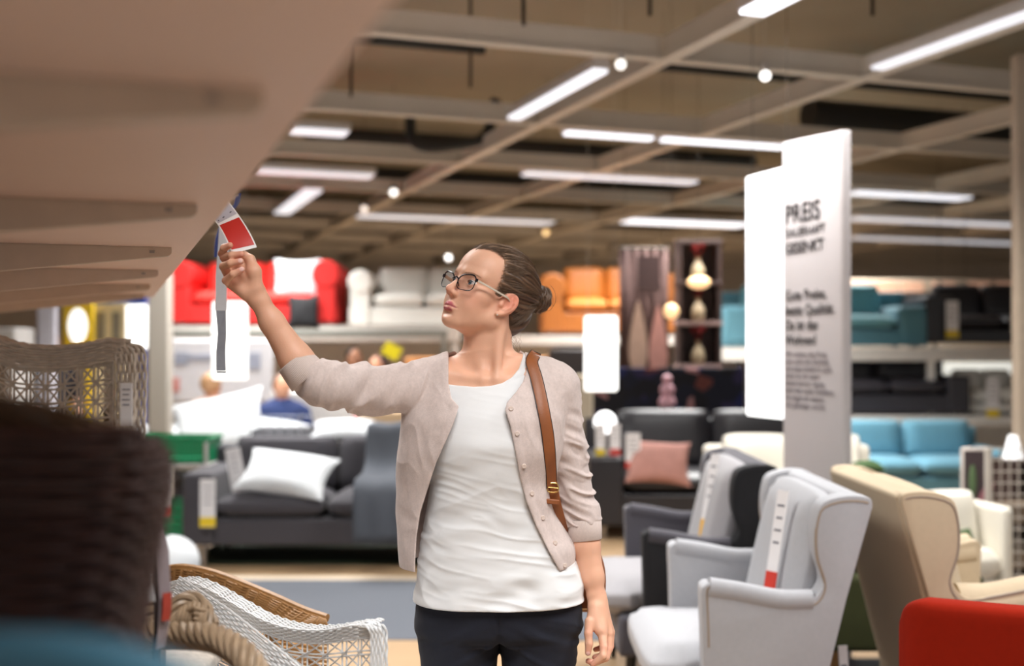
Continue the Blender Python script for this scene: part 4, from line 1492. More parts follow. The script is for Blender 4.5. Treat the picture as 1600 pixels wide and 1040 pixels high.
# ------------------------------------------------------------ the red tag she holds
card_t = thing('price_tag', 'curved white card with red panel held up in raised hand', 'tag', tuple(W(370, 350, -.215)))
base = np.array(tuple(card_t.location))
A0, B0 = W(331, 341, -.255), W(354, 311, -.24)
A1, B1 = W(340, 351, -.235), W(373, 336, -.215)
A2, B2 = W(362, 396, -.217), W(401, 386, -.205)
def tagpt(u, v):      # u across, v down 0..1
    def bz(p, q_, r_, t):
        return p * (1 - t) ** 2 + 2 * q_ * t * (1 - t) + r_ * t * t
    a = catT(A0, A1, A2, v); b = catT(B0, B1, B2, v)
    return a * (1 - u) + b * u - base
def catT(a, b, c, t):
    # smooth curve through a, b at t=.28, c
    tb = .30
    l0 = (t - tb) * (t - 1) / (tb * 1); l1 = t * (t - 1) / (tb * (tb - 1)); l2 = t * (t - tb) / (1 * (1 - tb))
    return a * l0 + b * l1 + c * l2
def strip(name, u0, u1, v0, v1, m, off, th=.0004, nu=6, nv=16, parent=card_t, **kw):
    bm = bmesh.new()
    n_ = np.array([0, -1., 0])
    gf, gb = {}, {}
    for i in range(nu + 1):
        for j in range(nv + 1):
            p_ = tagpt(u0 + (u1 - u0) * i / nu, v0 + (v1 - v0) * j / nv)
            gf[i, j] = bm.verts.new(p_ + n_ * off)
            gb[i, j] = bm.verts.new(p_ + n_ * (off - th))
    for i in range(nu):
        for j in range(nv):
            bm.faces.new((gf[i, j], gf[i + 1, j], gf[i + 1, j + 1], gf[i, j + 1]))
            bm.faces.new((gb[i, j], gb[i, j + 1], gb[i + 1, j + 1], gb[i + 1, j]))
    for i in range(nu):
        for j in (0, nv):
            bm.faces.new((gf[i, j], gf[i + 1, j], gb[i + 1, j], gb[i, j]))
    for j in range(nv):
        for i in (0, nu):
            bm.faces.new((gf[i, j], gf[i, j + 1], gb[i, j + 1], gb[i, j]))
    return bm_obj(name, bm, m, parent, **kw)
strip('card', 0, 1, 0, 1, mat('tag_white', rgb(240, 238, 238), .5, var=.01), 0)
strip('red_panel', .05, .95, .33, .93, mat('tag_red', rgb(196, 40, 30), .45, var=.04), .0006, label='red panel of the tag')
strip('grey_panel', .05, .96, .02, .26, mat('tag_grey', rgb(186, 182, 192), .5, var=.02), .0006, label='pale grey printed panel')
bm = bmesh.new()
for u in (.14, .38, .42, .76, .80):
    p_ = tagpt(u, .20 - .02 * u) + np.array([0, -.0012, 0])
    add_box(bm, p_, (.003, .0004, .0016))
bm_obj('print_marks', bm, mat('tag_print', rgb(70, 70, 82), .6), card_t)

# ------------------------------------------------------------ shoulder bag
bag = thing('handbag', 'brown leather shoulder bag hanging at her left side', 'bag', tuple(W(905, 880, .09)))
bb = np.array(tuple(bag.location))
leather = mat('brown_leather', rgb(142, 82, 44), .45, var=.12, scale=25, bump=.2, bscale=260)
dark_edge = mat('strap_edge', rgb(40, 30, 28), .5)
def ribbon(pts, wid, th, m, name, parent, nrm=None):
    """flat strap: pts (np), wid list"""
    bm = bmesh.new()
    n = len(pts); rings = []
    for i in range(n):
        t = pts[min(i + 1, n - 1)] - pts[max(i - 1, 0)]; t /= np.linalg.norm(t)
        nn = np.array([0, -1., 0]) if nrm is None else np.array(nrm[i], float)
        nn = nn - t * (nn @ t); nn /= np.linalg.norm(nn)
        s_ = np.cross(t, nn)
        w_ = wid[i] / 2
        rings.append([bm.verts.new(pts[i] + s_ * a * w_ + nn * b * th) for a, b in ((-1, 0), (-.85, .5), (0, .65), (.85, .5), (1, 0), (.85, -.5), (-.85, -.5))])
    for i in range(n - 1):
        k = len(rings[0])
        for j in range(k):
            bm.faces.new((rings[i][j], rings[i][(j + 1) % k], rings[i + 1][(j + 1) % k], rings[i + 1][j]))
    bm.faces.new(rings[0][::-1]); bm.faces.new(rings[-1])
    return bm_obj(name, bm, m, parent, auto=60)
def front_of(px, py, off=.004):
    y = 2.35
    for _ in range(80):
        p_ = np.array(tuple(P(px, py, y)))
        d = card_field(p_[None])[0]
        if d < off + .0003: break
        y += (d - off) * .8
        if y > WY + .02: break
    return np.array(tuple(P(px, py, min(y, WY + .02))))
pp = [(831, 566), (838, 590), (845, 620), (851, 650), (856, 680), (859, 710), (861, 735), (862, 760)]
front = [front_of(*c) for c in pp]
top = front[0]
back = [top + np.array([.006, .03, .015]), top + np.array([.008, .062, .011]), top + np.array([.010, .095, -.03]), top + np.array([.02, .12, -.10]), top + np.array([.05, .12, -.24]), W(880, 800, .11)]
strap_pts = [v3(x) for x in catmull([Vector(x) for x in back[::-1] + front], 4)]
ns = []
for i, p_ in enumerate(strap_pts):
    e = .003
    g = np.array([(card_field((p_ + np.eye(3)[k] * e)[None])[0] - card_field((p_ - np.eye(3)[k] * e)[None])[0]) for k in range(3)])
    g = g / (np.linalg.norm(g) + 1e-9)
    ww = min(max((i - (len(strap_pts) - 34)) / 14., 0), 1)
    ns.append(g * (1 - .4 * ww) + np.array([0, -.6, .15]) * ww)
ns = [sum(ns[max(0, i - 3):i + 4]) / len(ns[max(0, i - 3):i + 4]) for i in range(len(ns))]
ribbon([p_ - bb for p_ in strap_pts], [.027] * len(strap_pts), .003, leather, 'strap', bag, ns)
for sgn in (-1, 1):
    bm = bmesh.new(); ed_ = []
    for i, p_ in enumerate(strap_pts):
        t_ = strap_pts[min(i + 1, len(strap_pts) - 1)] - strap_pts[max(i - 1, 0)]; t_ = t_ / np.linalg.norm(t_)
        nn = ns[i] - t_ * (ns[i] @ t_); nn = nn / (np.linalg.norm(nn) + 1e-9)
        ed_.append(Vector(p_ - bb + np.cross(t_, nn) * sgn * .0134))
    add_tube(bm, ed_, .0011, 6)
    bm_obj('edge_trim', bm, dark_edge, bag, label='dark painted strap edge')
# buckle end and lower strap
lw = front[-1]
s2 = [lw + [0, -.002, .01], W(868, 785, -.06), W(876, 815, -.035), W(884, 845, .02), W(890, 870, .06)]
ribbon([v3(x) - bb for x in catmull([Vector(x) for x in s2], 4)], [.024] * 17, .003, leather, 'lower_strap', bag)
bm = bmesh.new()
c_ = Vector(lw - bb) + Vector((0, -.006, 0))
loop = [c_ + Vector((x, 0, z)) for x, z in ((-.009, .007), (.011, .008), (.013, -.009), (-.007, -.010))]
add_tube(bm, catmull(loop, 4, True), .0017, 8, closed=True)
add_tube(bm, [c_ + Vector((-.008, -.001, 0)), c_ + Vector((.014, -.002, -.002))], .0012, 8)
bm_obj('buckle', bm, mat('brass', rgb(214, 176, 110), .25, .9), bag, label='brass strap buckle')
bm = bmesh.new()
add_box(bm, c_ + Vector((.001, .001, -.032)), (.030, .008, .011), Matrix.Rotation(.1, 3, 'Y'))
bm_obj('strap_keeper', bm, leather, bag, bevel=.002)
# bag body: slouchy tote seen behind the arm
bm = bmesh.new()
rows_ = [(752, 856, 886, .030, .07), (770, 856, 900, .036, .075), (800, 858, 908, .040, .08), (830, 866, 920, .045, .09), (870, 880, 944, .055, .10), (905, 886, 947, .060, .10), (935, 892, 944, .060, .10), (952, 897, 938, .055, .10)]
rings = []
for py, pl, pr, b, dy in rows_:
    yy = WY + dy
    a_ = P(pl, py, yy); d_ = P(pr, py, yy)
    cx, w_, z_ = (a_.x + d_.x) / 2, (d_.x - a_.x) / 2, a_.z
    rings.append([bm.verts.new(Vector((cx + w_ * math.copysign(abs(math.cos(t)) ** .6, math.cos(t)), yy + b * math.copysign(abs(math.sin(t)) ** .6, math.sin(t)), z_)) - Vector(bb))
                  for t in [2 * math.pi * k / 28 for k in range(28)]])
for i in range(len(rings) - 1):
    for k in range(28):
        bm.faces.new((rings[i][k], rings[i][(k + 1) % 28], rings[i + 1][(k + 1) % 28], rings[i + 1][k]))
bm.faces.new(rings[0]); bm.faces.new(rings[-1][::-1])
bm_obj('bag_body', bm, leather, bag, sub=2)
bm = bmesh.new()
add_tube(bm, [Vector(W(890, 951, .035)) - Vector(bb), Vector(W(945, 951, .035)) - Vector(bb)], .003, 6)
bm_obj('base_piping', bm, mat('tan_trim', rgb(196, 150, 96), .5), bag)
# ------------------------------------------------------------ sofas on the floor
charcoal = mat('charcoal_cloth', rgb(66, 64, 70), .9, var=.05, scale=40, bump=.15, bscale=300, sheen=.15)
gs = sofa('dark grey two-seat sofa with steel legs and a white cushion', (-1.22, 7.85, 0), 0, 1.86, .86, .80, charcoal, arm_w=.20, arm_h=.62, seat_h=.46, leg_h=.15)
white_c = mat('white_cushion', rgb(212, 216, 220), .85, var=.02, sheen=.2)
def pillow(label, loc, rot, sx, sy, sz, m, seed=0, group=None, cat='cushion'):
    o = bm_obj('cushion', pillow_bm(sx, sy, sz, seed=seed), m)
    o.location = loc; o.rotation_euler = rot
    return tag(o, label, cat, group)
pillow('white cushion lying on the seat of the dark grey sofa', (-1.50, 7.60, .60), (math.radians(34), math.radians(7), math.radians(-6)), .62, .42, .17, white_c, 1)
pillow('white cushion on top of the dark grey sofas backrest', (-1.20, 8.20, .845), (math.radians(14), 0, math.radians(4)), .48, .34, .13, white_c, 2)
t = thing('throw', 'blue-grey throw draped over the right half of the dark sofa', 'blanket', (-.78, 7.6, 0))
bm = bmesh.new()
sec = [(-.42, .20), (-.44, .40), (-.42, .55), (-.30, .60), (.0, .60), (.14, .66), (.20, .80), (.24, .90), (.34, .90), (.66, .885), (.70, .70), (.71, .50)]
sec = catmull([Vector((0, a, b)) for a, b in sec], 3)
g = {}
for i in range(15):
    for j, p_ in enumerate(sec):
        x = i / 14 * .44 - .22
        g[i, j] = bm.verts.new((x, p_.y + .006 * math.sin(x * 40 + j * .2), p_.z + .006 * math.cos(x * 33)))
for i in range(14):
    for j in range(len(sec) - 1):
        bm.faces.new((g[i, j], g[i + 1, j], g[i + 1, j + 1], g[i, j + 1]))
th_o = bm_obj('cloth', bm, mat('throw_wool', rgb(76, 80, 88), .95, var=.05, scale=50), t)
md = th_o.modifiers.new('s', 'SOLIDIFY'); md.thickness = .012
hang_tag('white swing tag with yellow foot on the arm of the dark sofa', tuple(P(325, 748, 7.36)), 0, .10, .31, 'yellow')
hang_tag('white swing tag on the backrest of the dark grey sofa', tuple(P(363, 700, 7.60)), 0, .10, .30, None, tilt=-.18)
# green rug under it
o = bm_obj('rug', (lambda b: (prism(b, [(-2.15, 7.55), (.1, 7.55), (.1, 8.7), (-2.15, 8.7)], .004, .016, 'Z'), b)[1])(bmesh.new()), mat('green_rug', rgb(38, 52, 36), .95, var=.1), smooth=False)
tag(o, 'dark green rug on the floor under the grey sofa', 'rug')

def crate(label, loc, s, m, rz=0., cat='crate', group=None):
    """open slatted plastic crate"""
    t = thing('crate', label, cat, loc, rz, group)
    bm = bmesh.new()
    w, d, h = s; th = .012
    add_box(bm, (0, 0, th / 2), (w, d, th))
    for k in range(4):
        z = h * (k + .5) / 4
        for sy in (-1, 1): add_box(bm, (0, sy * (d / 2 - th / 2), z), (w, th, h / 5.2))
        for sx in (-1, 1): add_box(bm, (sx * (w / 2 - th / 2), 0, z), (th, d - 2 * th, h / 5.2))
    for sx in (-1, 1):
        for sy in (-1, 1): add_box(bm, (sx * (w / 2 - .02), sy * (d / 2 - .02), h / 2), (.038, .038, h))
    bm_obj('basket', bm, m, t, smooth=False)
    bm = bmesh.new()
    pts = [Vector((0, -d / 2 - .004, h)), Vector((0, -d / 2 - .012, h + .012))]
    add_box(bm, (0, 0, h + .006), (w + .02, d + .02, .012))
    bm.free()
    bm = bmesh.new()
    for sy in (-1, 1): add_box(bm, (0, sy * d / 2, h), (w + .02, .022, .022))
    for sx in (-1, 1): add_box(bm, (sx * w / 2, 0, h), (.022, d, .022))
    bm_obj('rim', bm, m, t, smooth=False)
    return t
green = mat('green_plastic', rgb(20, 140, 92), .4, var=.05)
t = thing('shelf_rack', 'low white rack beside the dark sofa carrying green crates', 'rack', tuple(Vector((-2.42, 8.1, 0))))
bm = bmesh.new()
for sx in (-1, 1):
    for sy in (-1, 1): add_cyl(bm, (sx * .30, sy * .2, 0), (sx * .30, sy * .2, .78), .014, seg=8)
bm_obj('leg', bm, house_m, t)
for z in (.12, .62):
    bm = bmesh.new(); add_box(bm, (0, 0, z), (.64, .44, .02)); bm_obj('shelf_board', bm, house_m, t, bevel=.004)
crate('green crate on the upper board of the low white rack', (-2.36, 8.1, .632), (.50, .36, .17), green)
crate('green crate on the lower board of the low white rack', (-2.36, 8.05, .132), (.34, .32, .22), green)
hang_tag('white tag with red foot hanging on the low rack', (-2.40, 7.84, .60), 0, .09, .32, 'red')

# white round pouf seen beside the wicker chairs
t = thing('pouf', 'small round white pouf beyond the wicker chairs', 'pouf', (-2.02, 6.75, 0))
bm = bmesh.new(); bmesh.ops.create_uvsphere(bm, u_segments=24, v_segments=16, radius=1, matrix=Matrix.Translation((0, 0, .17)) @ Matrix.Diagonal((.17, .17, .16, 1)))
bm_obj('cover', bm, white_c, t)
bm = bmesh.new(); add_cyl(bm, (0, 0, 0), (0, 0, .03), .10); bm_obj('base', bm, black_leg, t)

# day bed with white cushions behind the sofa, two shoppers beyond it
t = thing('display_bed', 'low dark day bed piled with white cushions behind the sofa', 'bed', (-2.25, 9.6, 0))
bm = bmesh.new(); add_box(bm, (0, 0, .36), (2.3, .95, .10)); bm_obj('bed_frame', bm, black_leg, t, bevel=.01)
c = cushion_bm(2.2, .9, .22, 10)
for v_ in c.verts: v_.co.z += .50
bm_obj('mattress', c, mat('mattress_white', rgb(214, 212, 210), .9), t)
for sx in (-1, 1):
    for sy in (-1, 1):
        bm = bmesh.new(); add_cyl(bm, (sx * 1.05, sy * .4, 0), (sx * 1.05, sy * .4, .33), .03); bm_obj('leg', bm, black_leg, t)
pillow('large white cushion propped up at the middle of the day bed', (-2.42, 9.42, .80), (math.radians(58), math.radians(-12), .1), .78, .56, .22, white_c, 5)
pillow('white cushion lying flat at the left end of the day bed', (-2.86, 9.40, .68), (math.radians(20), 0, .2), .62, .46, .2, white_c, 6)
pillow('flat white cushion on the day bed behind the propped one', (-2.05, 9.60, .70), (math.radians(24), math.radians(6), -.2), .60, .46, .18, white_c, 7)

def simple_person(label, loc, rz, hair_c, top_c, leg_c, sit=False, skin_c=rgb(205, 150, 120)):
    """coarse background figure"""
    t = []
    H0 = 1.30 if sit else 1.70
    zb = .45 if sit else .92
    body_ = [cone((0, 0, zb), (0, .01, zb + .45), .15, .17, .05), cone((-.15, 0, zb + .50), (.15, 0, zb + .50), .06, .06, .05),
             cone((0, 0, zb + .50), (0, -.01, zb + .62), .055, .052, .03), ell((0, -.02, zb + .73), (.078, .096, .115), None, .02), ell((0, -.115, zb + .715), (.012, .014, .018), None, .01),
             cone((-.20, 0, zb + .48), (-.26, -.03, zb + .22), .048, .04, .02), cone((-.26, -.03, zb + .22), (-.18, -.20, zb + .08), .038, .028, .02),
             cone((.20, 0, zb + .48), (.26, -.03, zb + .22), .048, .04, .02), cone((.26, -.03, zb + .22), (.18, -.20, zb + .08), .038, .028, .02)]
    if sit:
        lg = [cone((s * .09, -.02, zb + .03), (s * .11, -.42, zb + .02), .085, .06, .03) for s in (-1, 1)] + [cone((s * .11, -.42, zb), (s * .11, -.40, .06), .055, .04, .02) for s in (-1, 1)]
    else:
        lg = [cone((s * .09, 0, zb), (s * .10, -.01, .48), .09, .06, .03) for s in (-1, 1)] + [cone((s * .10, -.01, .48), (s * .10, .02, .07), .058, .04, .02) for s in (-1, 1)]
    def mesh_(pr, nm, m, par=None, cutz=None):
        def fld(p, c=None, R=None):
            d = evalf(pr, p, c, R)
            if cutz is not None:
                d = np.maximum(d, p[:, 2] - cutz)
            return d
        v, f = polygonise(fld, np.array([-.40, -.62, -.02]), np.array([.40, .30, 1.85]), .016, nm)
        return link_mesh(nm, np_mesh(nm, v, f), m, par)
    r = mesh_(body_ + lg, 'person', mat('bg_skin_%s' % hex(hash(label) % 9999), skin_c, .5, sss=0))
    r.location = loc; r.rotation_euler = (0, 0, rz)
    tag(r, label, 'person')
    inf = [Prim(lambda p, q=q: q.fn(p) - .014, q.c, q.r + .02, q.op, q.k) for q in body_[:2] + body_[5:6] + body_[7:8]]
    mesh_(inf, 'shirt', mat('bg_top_%s' % hex(hash(label) % 9999), top_c, .9), r)
    mesh_([Prim(lambda p, q=q: q.fn(p) - .012, q.c, q.r + .02, q.op, q.k) for q in lg], 'trousers', mat('bg_leg_%s' % hex(hash(label) % 9999), leg_c, .9), r)
    hp = [ell((0, .012, zb + .755), (.090, .100, .108), None, .02), ell((0, -.085, zb + .70), (.085, .07, .09), None, .02, 's')]
    mesh_(hp, 'hair', mat('bg_hair_%s' % hex(hash(label) % 9999), hair_c, .6, var=.1), r)
    return r
simple_person('seated blond shopper with back turned, beyond the white cushions', (-2.72, 10.3, .0), 2.9, rgb(170, 130, 92), rgb(200, 160, 140), rgb(60, 60, 70), True).scale = (1.0, 1.0, .92)
simple_person('seated brown-haired shopper in blue beyond the dark sofa', (-2.07, 10.25, -.02), .3, rgb(92, 62, 44), rgb(38, 54, 100), rgb(50, 50, 60), True).scale = (1.0, 1.0, .93)
t = thing('seat_block', 'grey upholstered bench under the two seated shoppers', 'bench', (-2.4, 10.42, 0))
bm = bmesh.new(); add_box(bm, (0, 0, .18), (1.4, .4, .34)); bm_obj('bench_body', bm, charcoal, t, bevel=.03)
bm = bmesh.new(); add_box(bm, (0, 0, .0), (.1, .1, .01)); bm.free()
# dark wire basket in front of the blue shopper
t = thing('wire_basket', 'tall dark wire basket behind the grey sofa', 'basket', tuple(P(445, 700, 8.75)))
t.location.z = 0
bm = bmesh.new(); add_box(bm, (0, 0, .46), (.44, .34, .72)); bm_obj('liner', bm, mat('basket_liner', rgb(44, 44, 50), .8), t, bevel=.02)
bm = bmesh.new()
for k in range(7):
    x = -.23 + .46 * k / 6
    add_cyl(bm, (x, -.185, .04), (x, -.185, .92), .004, seg=5)
for k in range(8):
    z = .06 + .86 * k / 7
    add_cyl(bm, (-.24, -.185, z), (.24, -.185, z), .004, seg=5)
    for sx in (-1, 1): add_cyl(bm, (sx * .24, -.185, z), (sx * .24, .185, z), .004, seg=5)
bm_obj('wire_grid', bm, mat('wire_grey', rgb(120, 122, 128), .4, .5), t)

# ------------------------------------------------------------ raised display decks with sofas
grey_deck = mat('deck_grey', rgb(186, 180, 174), .7, var=.03)
deck_white = mat('deck_white', rgb(218, 214, 208), .6, var=.02)
def deck(label, x0, x1, y0, y1, z, th=.10, m=None, posts=True, backz=None):
    t = thing('display_deck', label, 'shelf', ((x0 + x1) / 2, (y0 + y1) / 2, 0))
    w, d = x1 - x0, y1 - y0
    bm = bmesh.new(); add_box(bm, (0, 0, z - th / 2), (w, d, th)); bm_obj('deck_board', bm, m or deck_white, t, bevel=.006)
    if posts:
        n = max(2, int(w / 2.4) + 1)
        for k in range(n):
            for sy in (-1, 1):
                bm = bmesh.new(); add_box(bm, (-w / 2 + .05 + (w - .1) * k / (n - 1), sy * (d / 2 - .05), (z - th) / 2), (.07, .07, z - th)); bm_obj('leg', bm, m or deck_white, t)
    if backz:
        bm = bmesh.new(); add_box(bm, (0, d / 2 - .02, (z - th) / 2 + .05), (w, .03, z - th - .1)); bm_obj('back_panel', bm, m or deck_white, t)
    return t
# left half
ZL = 1.65
deck('high display deck along the left back wall carrying the red sofa', -4.15, -.55, 11.95, 13.1, ZL, .16, mat('deck_pale', rgb(196, 188, 180), .7))
red_v = mat('red_leather', rgb(196, 26, 22), .75, var=.06, scale=5)
sofa('red sofa with round arms on the high left deck', (P(400, 500, 12.2).x, 12.45, ZL), 0, 1.80, .85, .70, red_v, arm_w=.26, arm_h=.70, seat_h=.36, round_arm=.15, leg_h=.04, m2=mat('red_leather_lit', rgb(236, 48, 40), .75, var=.04))  # cushions use a brighter copy of the leather, highlights put into the colour
pillow('white cushion leaning on the red sofa', tuple(P(464, 435, 12.15)), (math.radians(80), 0, .05), .50, .44, .16, white_c, 9)
pillow('black cushion below the white one on the red sofa', tuple(P(474, 487, 11.96)), (math.radians(84), 0, 0), .34, .36, .10, near_black, 10)
wht_l = mat('white_leather', rgb(226, 224, 218), .4, var=.02)
sofa('long white sofa with round arm on the high left deck', (P(665, 500, 12.3).x, 12.5, ZL - .02), 0, 1.62, .85, .66, wht_l, arm_w=.26, arm_h=.62, seat_h=.36, round_arm=.13, leg_h=.03)
# middle and right half, a little lower
ZR = 1.42
deck('high display deck on the right carrying turquoise and black sofas', 2.1, 6.9, 12.2, 13.35, ZR, .14, None)
deck('middle display deck under the tan sofa', -.45, 2.0, 12.0, 13.2, 1.55, .10, mat('deck_pale', rgb(196, 188, 180), .7))
tan_l = mat('tan_leather', rgb(150, 86, 28), .5, var=.08, scale=5)
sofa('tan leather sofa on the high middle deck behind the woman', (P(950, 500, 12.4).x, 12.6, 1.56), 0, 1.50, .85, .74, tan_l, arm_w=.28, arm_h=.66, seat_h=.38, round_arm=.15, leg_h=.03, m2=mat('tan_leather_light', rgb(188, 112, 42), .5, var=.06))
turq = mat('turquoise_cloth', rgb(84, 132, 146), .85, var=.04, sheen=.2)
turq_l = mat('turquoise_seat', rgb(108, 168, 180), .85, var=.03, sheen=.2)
sofa('turquoise sofa on the high right deck', (P(1283, 500, 12.5).x, 12.75, ZR), 0, 2.26, .9, .70, turq, arm_w=.34, arm_h=.46, seat_h=.34, leg_h=.02, m2=turq_l, arm_r=.08)
sofa('black leather sofa on the high right deck', (P(1560, 500, 12.5).x, 12.75, ZR), 0, 1.72, .9, .70, leather_black, arm_w=.30, arm_h=.56, seat_h=.34, leg_h=.05)
hang_tag('white swing tag with yellow foot on the black leather sofa', tuple(P(1488, 470, 12.25)), .1, .14, .40, 'yellow')
deck('middle display deck on the right carrying the dark leather sofa', 3.1, 6.9, 12.0, 13.2, .70, .10, None, backz=None)
sofa('low dark brown-black leather sofa on the middle right deck', (P(1385, 600, 12.3).x, 12.55, .70), 0, 1.68, .85, .68, mat('anthracite_leather', rgb(50, 48, 54), .38, var=.1), arm_w=.24, arm_h=.42, seat_h=.36, leg_h=.03)
sofa('white sofa on the middle right deck beside the post', (P(1560, 600, 12.3).x, 12.6, .70), 0, 1.05, .8, .46, wht_l, arm_w=.2, arm_h=.42, seat_h=.26, leg_h=.03)
hang_tag('white tag with yellow foot on the white deck sofa', tuple(P(1551, 590, 12.0)), 0, .13, .42, 'yellow')
t = thing('wall_screen', 'white back screen behind the middle right deck', 'screen', (5.3, 13.46, 0))
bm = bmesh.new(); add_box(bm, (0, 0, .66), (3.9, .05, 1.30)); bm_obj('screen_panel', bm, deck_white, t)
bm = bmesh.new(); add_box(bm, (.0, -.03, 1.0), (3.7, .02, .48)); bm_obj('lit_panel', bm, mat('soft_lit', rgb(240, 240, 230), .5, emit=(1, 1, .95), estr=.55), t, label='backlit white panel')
blue_l = mat('sky_blue_cloth', rgb(104, 160, 182), .85, var=.04, sheen=.2)
sofa('sky-blue sofa with dark seat on the floor behind the cream sofa', (P(1425, 700, 10.6).x, 10.7, 0), 0, 1.55, .85, .72, blue_l, arm_w=.12, arm_h=.5, seat_h=.40, leg_h=.08)
# cream sofa behind the pillar
cream = mat('cream_cloth', rgb(222, 216, 202), .9, var=.02, sheen=.2)
sofa('cream sofa standing behind the white text pillar', (1.70, 6.75, 0), 0, 1.05, .8, .90, cream, arm_w=.1, arm_h=.6, seat_h=.42, leg_h=.10, nseat=2)
o = pillow('small dark green cushion on top of the cream sofa', tuple(P(1355, 729, 6.2)), (math.radians(8), 0, 0), .16, .12, .07, mat('green_velvet', rgb(50, 76, 34), .8), 12)
t = sofa('white armchair behind the beige wing chair', (P(1508, 800, 5.9).x, 6.1, 0), .2, .42, .5, .66, cream, arm_w=.07, arm_h=.62, seat_h=.38, nseat=1, leg_h=.06, cat='armchair')
pillow('green cushion on the seat of the white armchair', tuple(P(1503, 850, 5.90)), (math.radians(60), 0, .3), .16, .18, .07, mat('green_velvet', rgb(50, 76, 34), .8), 13)

# black leather sofa with pink cushion
sofa('black leather sofa with pink cushion under the dark textile display', (1.60, 8.95, 0), 0, 2.05, .9, .92, leather_black, arm_w=.26, arm_h=.62, seat_h=.48, leg_h=.10, nback=2)
pillow('pink striped cushion on the black leather sofa', tuple(P(1028, 722, 8.55)), (math.radians(62), math.radians(4), 0), .50, .36, .15, mat('pink_stripe', rgb(176, 128, 118), .9, var=.1, scale=12), 14)
t = thing('table_lamp', 'small glowing white table lamp at the left end of the black sofa', 'lamp', (.715, 8.75, .62))
bm = bmesh.new(); add_cyl(bm, (0, 0, 0), (0, 0, .015), .07); add_cyl(bm, (0, 0, 0), (0, 0, .14), .012, seg=8); bm_obj('stand', bm, steel, t)
bm = bmesh.new(); bmesh.ops.create_uvsphere(bm, u_segments=20, v_segments=14, radius=.085, matrix=Matrix.Translation((0, 0, .24))); bm_obj('globe', bm, mat('lamp_globe', rgb(250, 250, 250), .3, emit=(1, 1, 1), estr=2.0), t, label='glowing round globe')
hang_tag('white tag with yellow foot left of the lamp on the black sofa', (.665, 8.58, .862), 0, .07, .24, 'yellow')
hang_tag('white tag with red foot right below the lamp on the black sofa', (.775, 8.58, .862), 0, .08, .24, 'red')
hang_tag('white tag with red foot on the pink cushion', (.905, 8.53, .795), 0, .11, .27, 'red')

# dark multi-coloured textile display wall behind it
def blot(name, cols, scale):
    m = bpy.data.materials.new(name); m.use_nodes = True
    nt = m.node_tree; b = nt.nodes['Principled BSDF']; b.inputs['Roughness'].default_value = .9
    tc = nt.nodes.new('ShaderNodeTexCoord'); vo = nt.nodes.new('ShaderNodeTexVoronoi'); vo.inputs['Scale'].default_value = scale
    nt.links.new(tc.outputs['Object'], vo.inputs['Vector'])
    cr = nt.nodes.new('ShaderNodeValToRGB'); cr.color_ramp.interpolation = 'CONSTANT'
    sp = nt.nodes.new('ShaderNodeSeparateColor')
    nt.links.new(vo.outputs['Color'], sp.inputs[0]); nt.links.new(sp.outputs[0], cr.inputs[0]); nt.links.new(cr.outputs[0], b.inputs['Base Color'])
    el = cr.color_ramp.elements
    for i, (p_, c_) in enumerate(cols):
        e = el[i] if i < 2 else el.new(p_)
        e.position = p_; e.color = (*c_, 1)
    return m
navy_blot = blot('navy_pattern', [(0, rgb(16, 18, 34)), (.5, rgb(24, 30, 74)), (.62, rgb(16, 14, 22)), (.8, rgb(96, 50, 44)), (.86, rgb(38, 34, 66)), (.94, rgb(150, 110, 110)), (.97, rgb(14, 14, 22))], 9)
t = thing('textile_display', 'dark navy patterned textile display behind the black sofa', 'textile', (P(1045, 600, 9.6).x, 9.75, 0))
bm = bmesh.new(); add_box(bm, (0, 0, .66), (1.32, .08, 1.20)); bm_obj('textile', bm, navy_blot, t, bevel=.01)
bm = bmesh.new()
for sx in (-1, 1): add_cyl(bm, (sx * .62, 0, 0), (sx * .62, 0, 1.30), .02)
bm_obj('stand', bm, black_leg, t)
t = thing('figurine', 'small pale and mauve ornament in front of the navy textile', 'ornament', (1.27, 9.33, .865))
bm = bmesh.new()
for z, r in ((0, .05), (.09, .07), (.19, .06), (.28, .04)): bmesh.ops.create_uvsphere(bm, u_segments=14, v_segments=10, radius=r, matrix=Matrix.Translation((0, 0, z + .03)))
bm_obj('ornament_body', bm, mat('mauve_cream', rgb(196, 150, 160), .5, var=.3, scale=12), t)

# hanging brown textile and dark display shelf
t = thing('hanging_textile', 'brown hanging textile panel printed with two pale drop shapes', 'textile', tuple(P(1007, 585, 10.2)))
bx = P(970, 585, 10.2).x; ex = P(1046, 585, 10.2).x; wv = ex - bx; hz = (585 - 388) / FPX * 10.2
bm = bmesh.new()
g = {}
N = 36
for i in range(N + 1):
    for j in (0, 1):
        x = (i / N - .5) * wv
        g[i, j] = bm.verts.new((x, .018 * math.sin(i * .9), .0 if j == 0 else hz))
for i in range(N): bm.faces.new((g[i, 0], g[i + 1, 0], g[i + 1, 1], g[i, 1]))
o = bm_obj('cloth', bm, mat('brown_cloth', rgb(98, 74, 70), .9, var=.12, scale=8), t)
md = o.modifiers.new('s', 'SOLIDIFY'); md.thickness = .01
def drop(cx, z0, z1, w, m):
    bm = bmesh.new()
    pts = []
    for k in range(28):
        a = 2 * math.pi * k / 28
        zz = (1 - math.cos(a)) / 2
        x = math.sin(a) * w / 2 * (1.25 - .9 * zz)
        pts.append((cx + x, z0 + (z1 - z0) * zz))
    prism(bm, pts, -.034, -.026)
    bm_obj('printed_shape', bm, m, t)
drop(-.06, .02, .66, .19, mat('print_cream', rgb(180, 150, 132), .8, var=.1))
drop(.12, -.02, .62, .19, mat('print_pink', rgb(188, 136, 126), .8, var=.1))
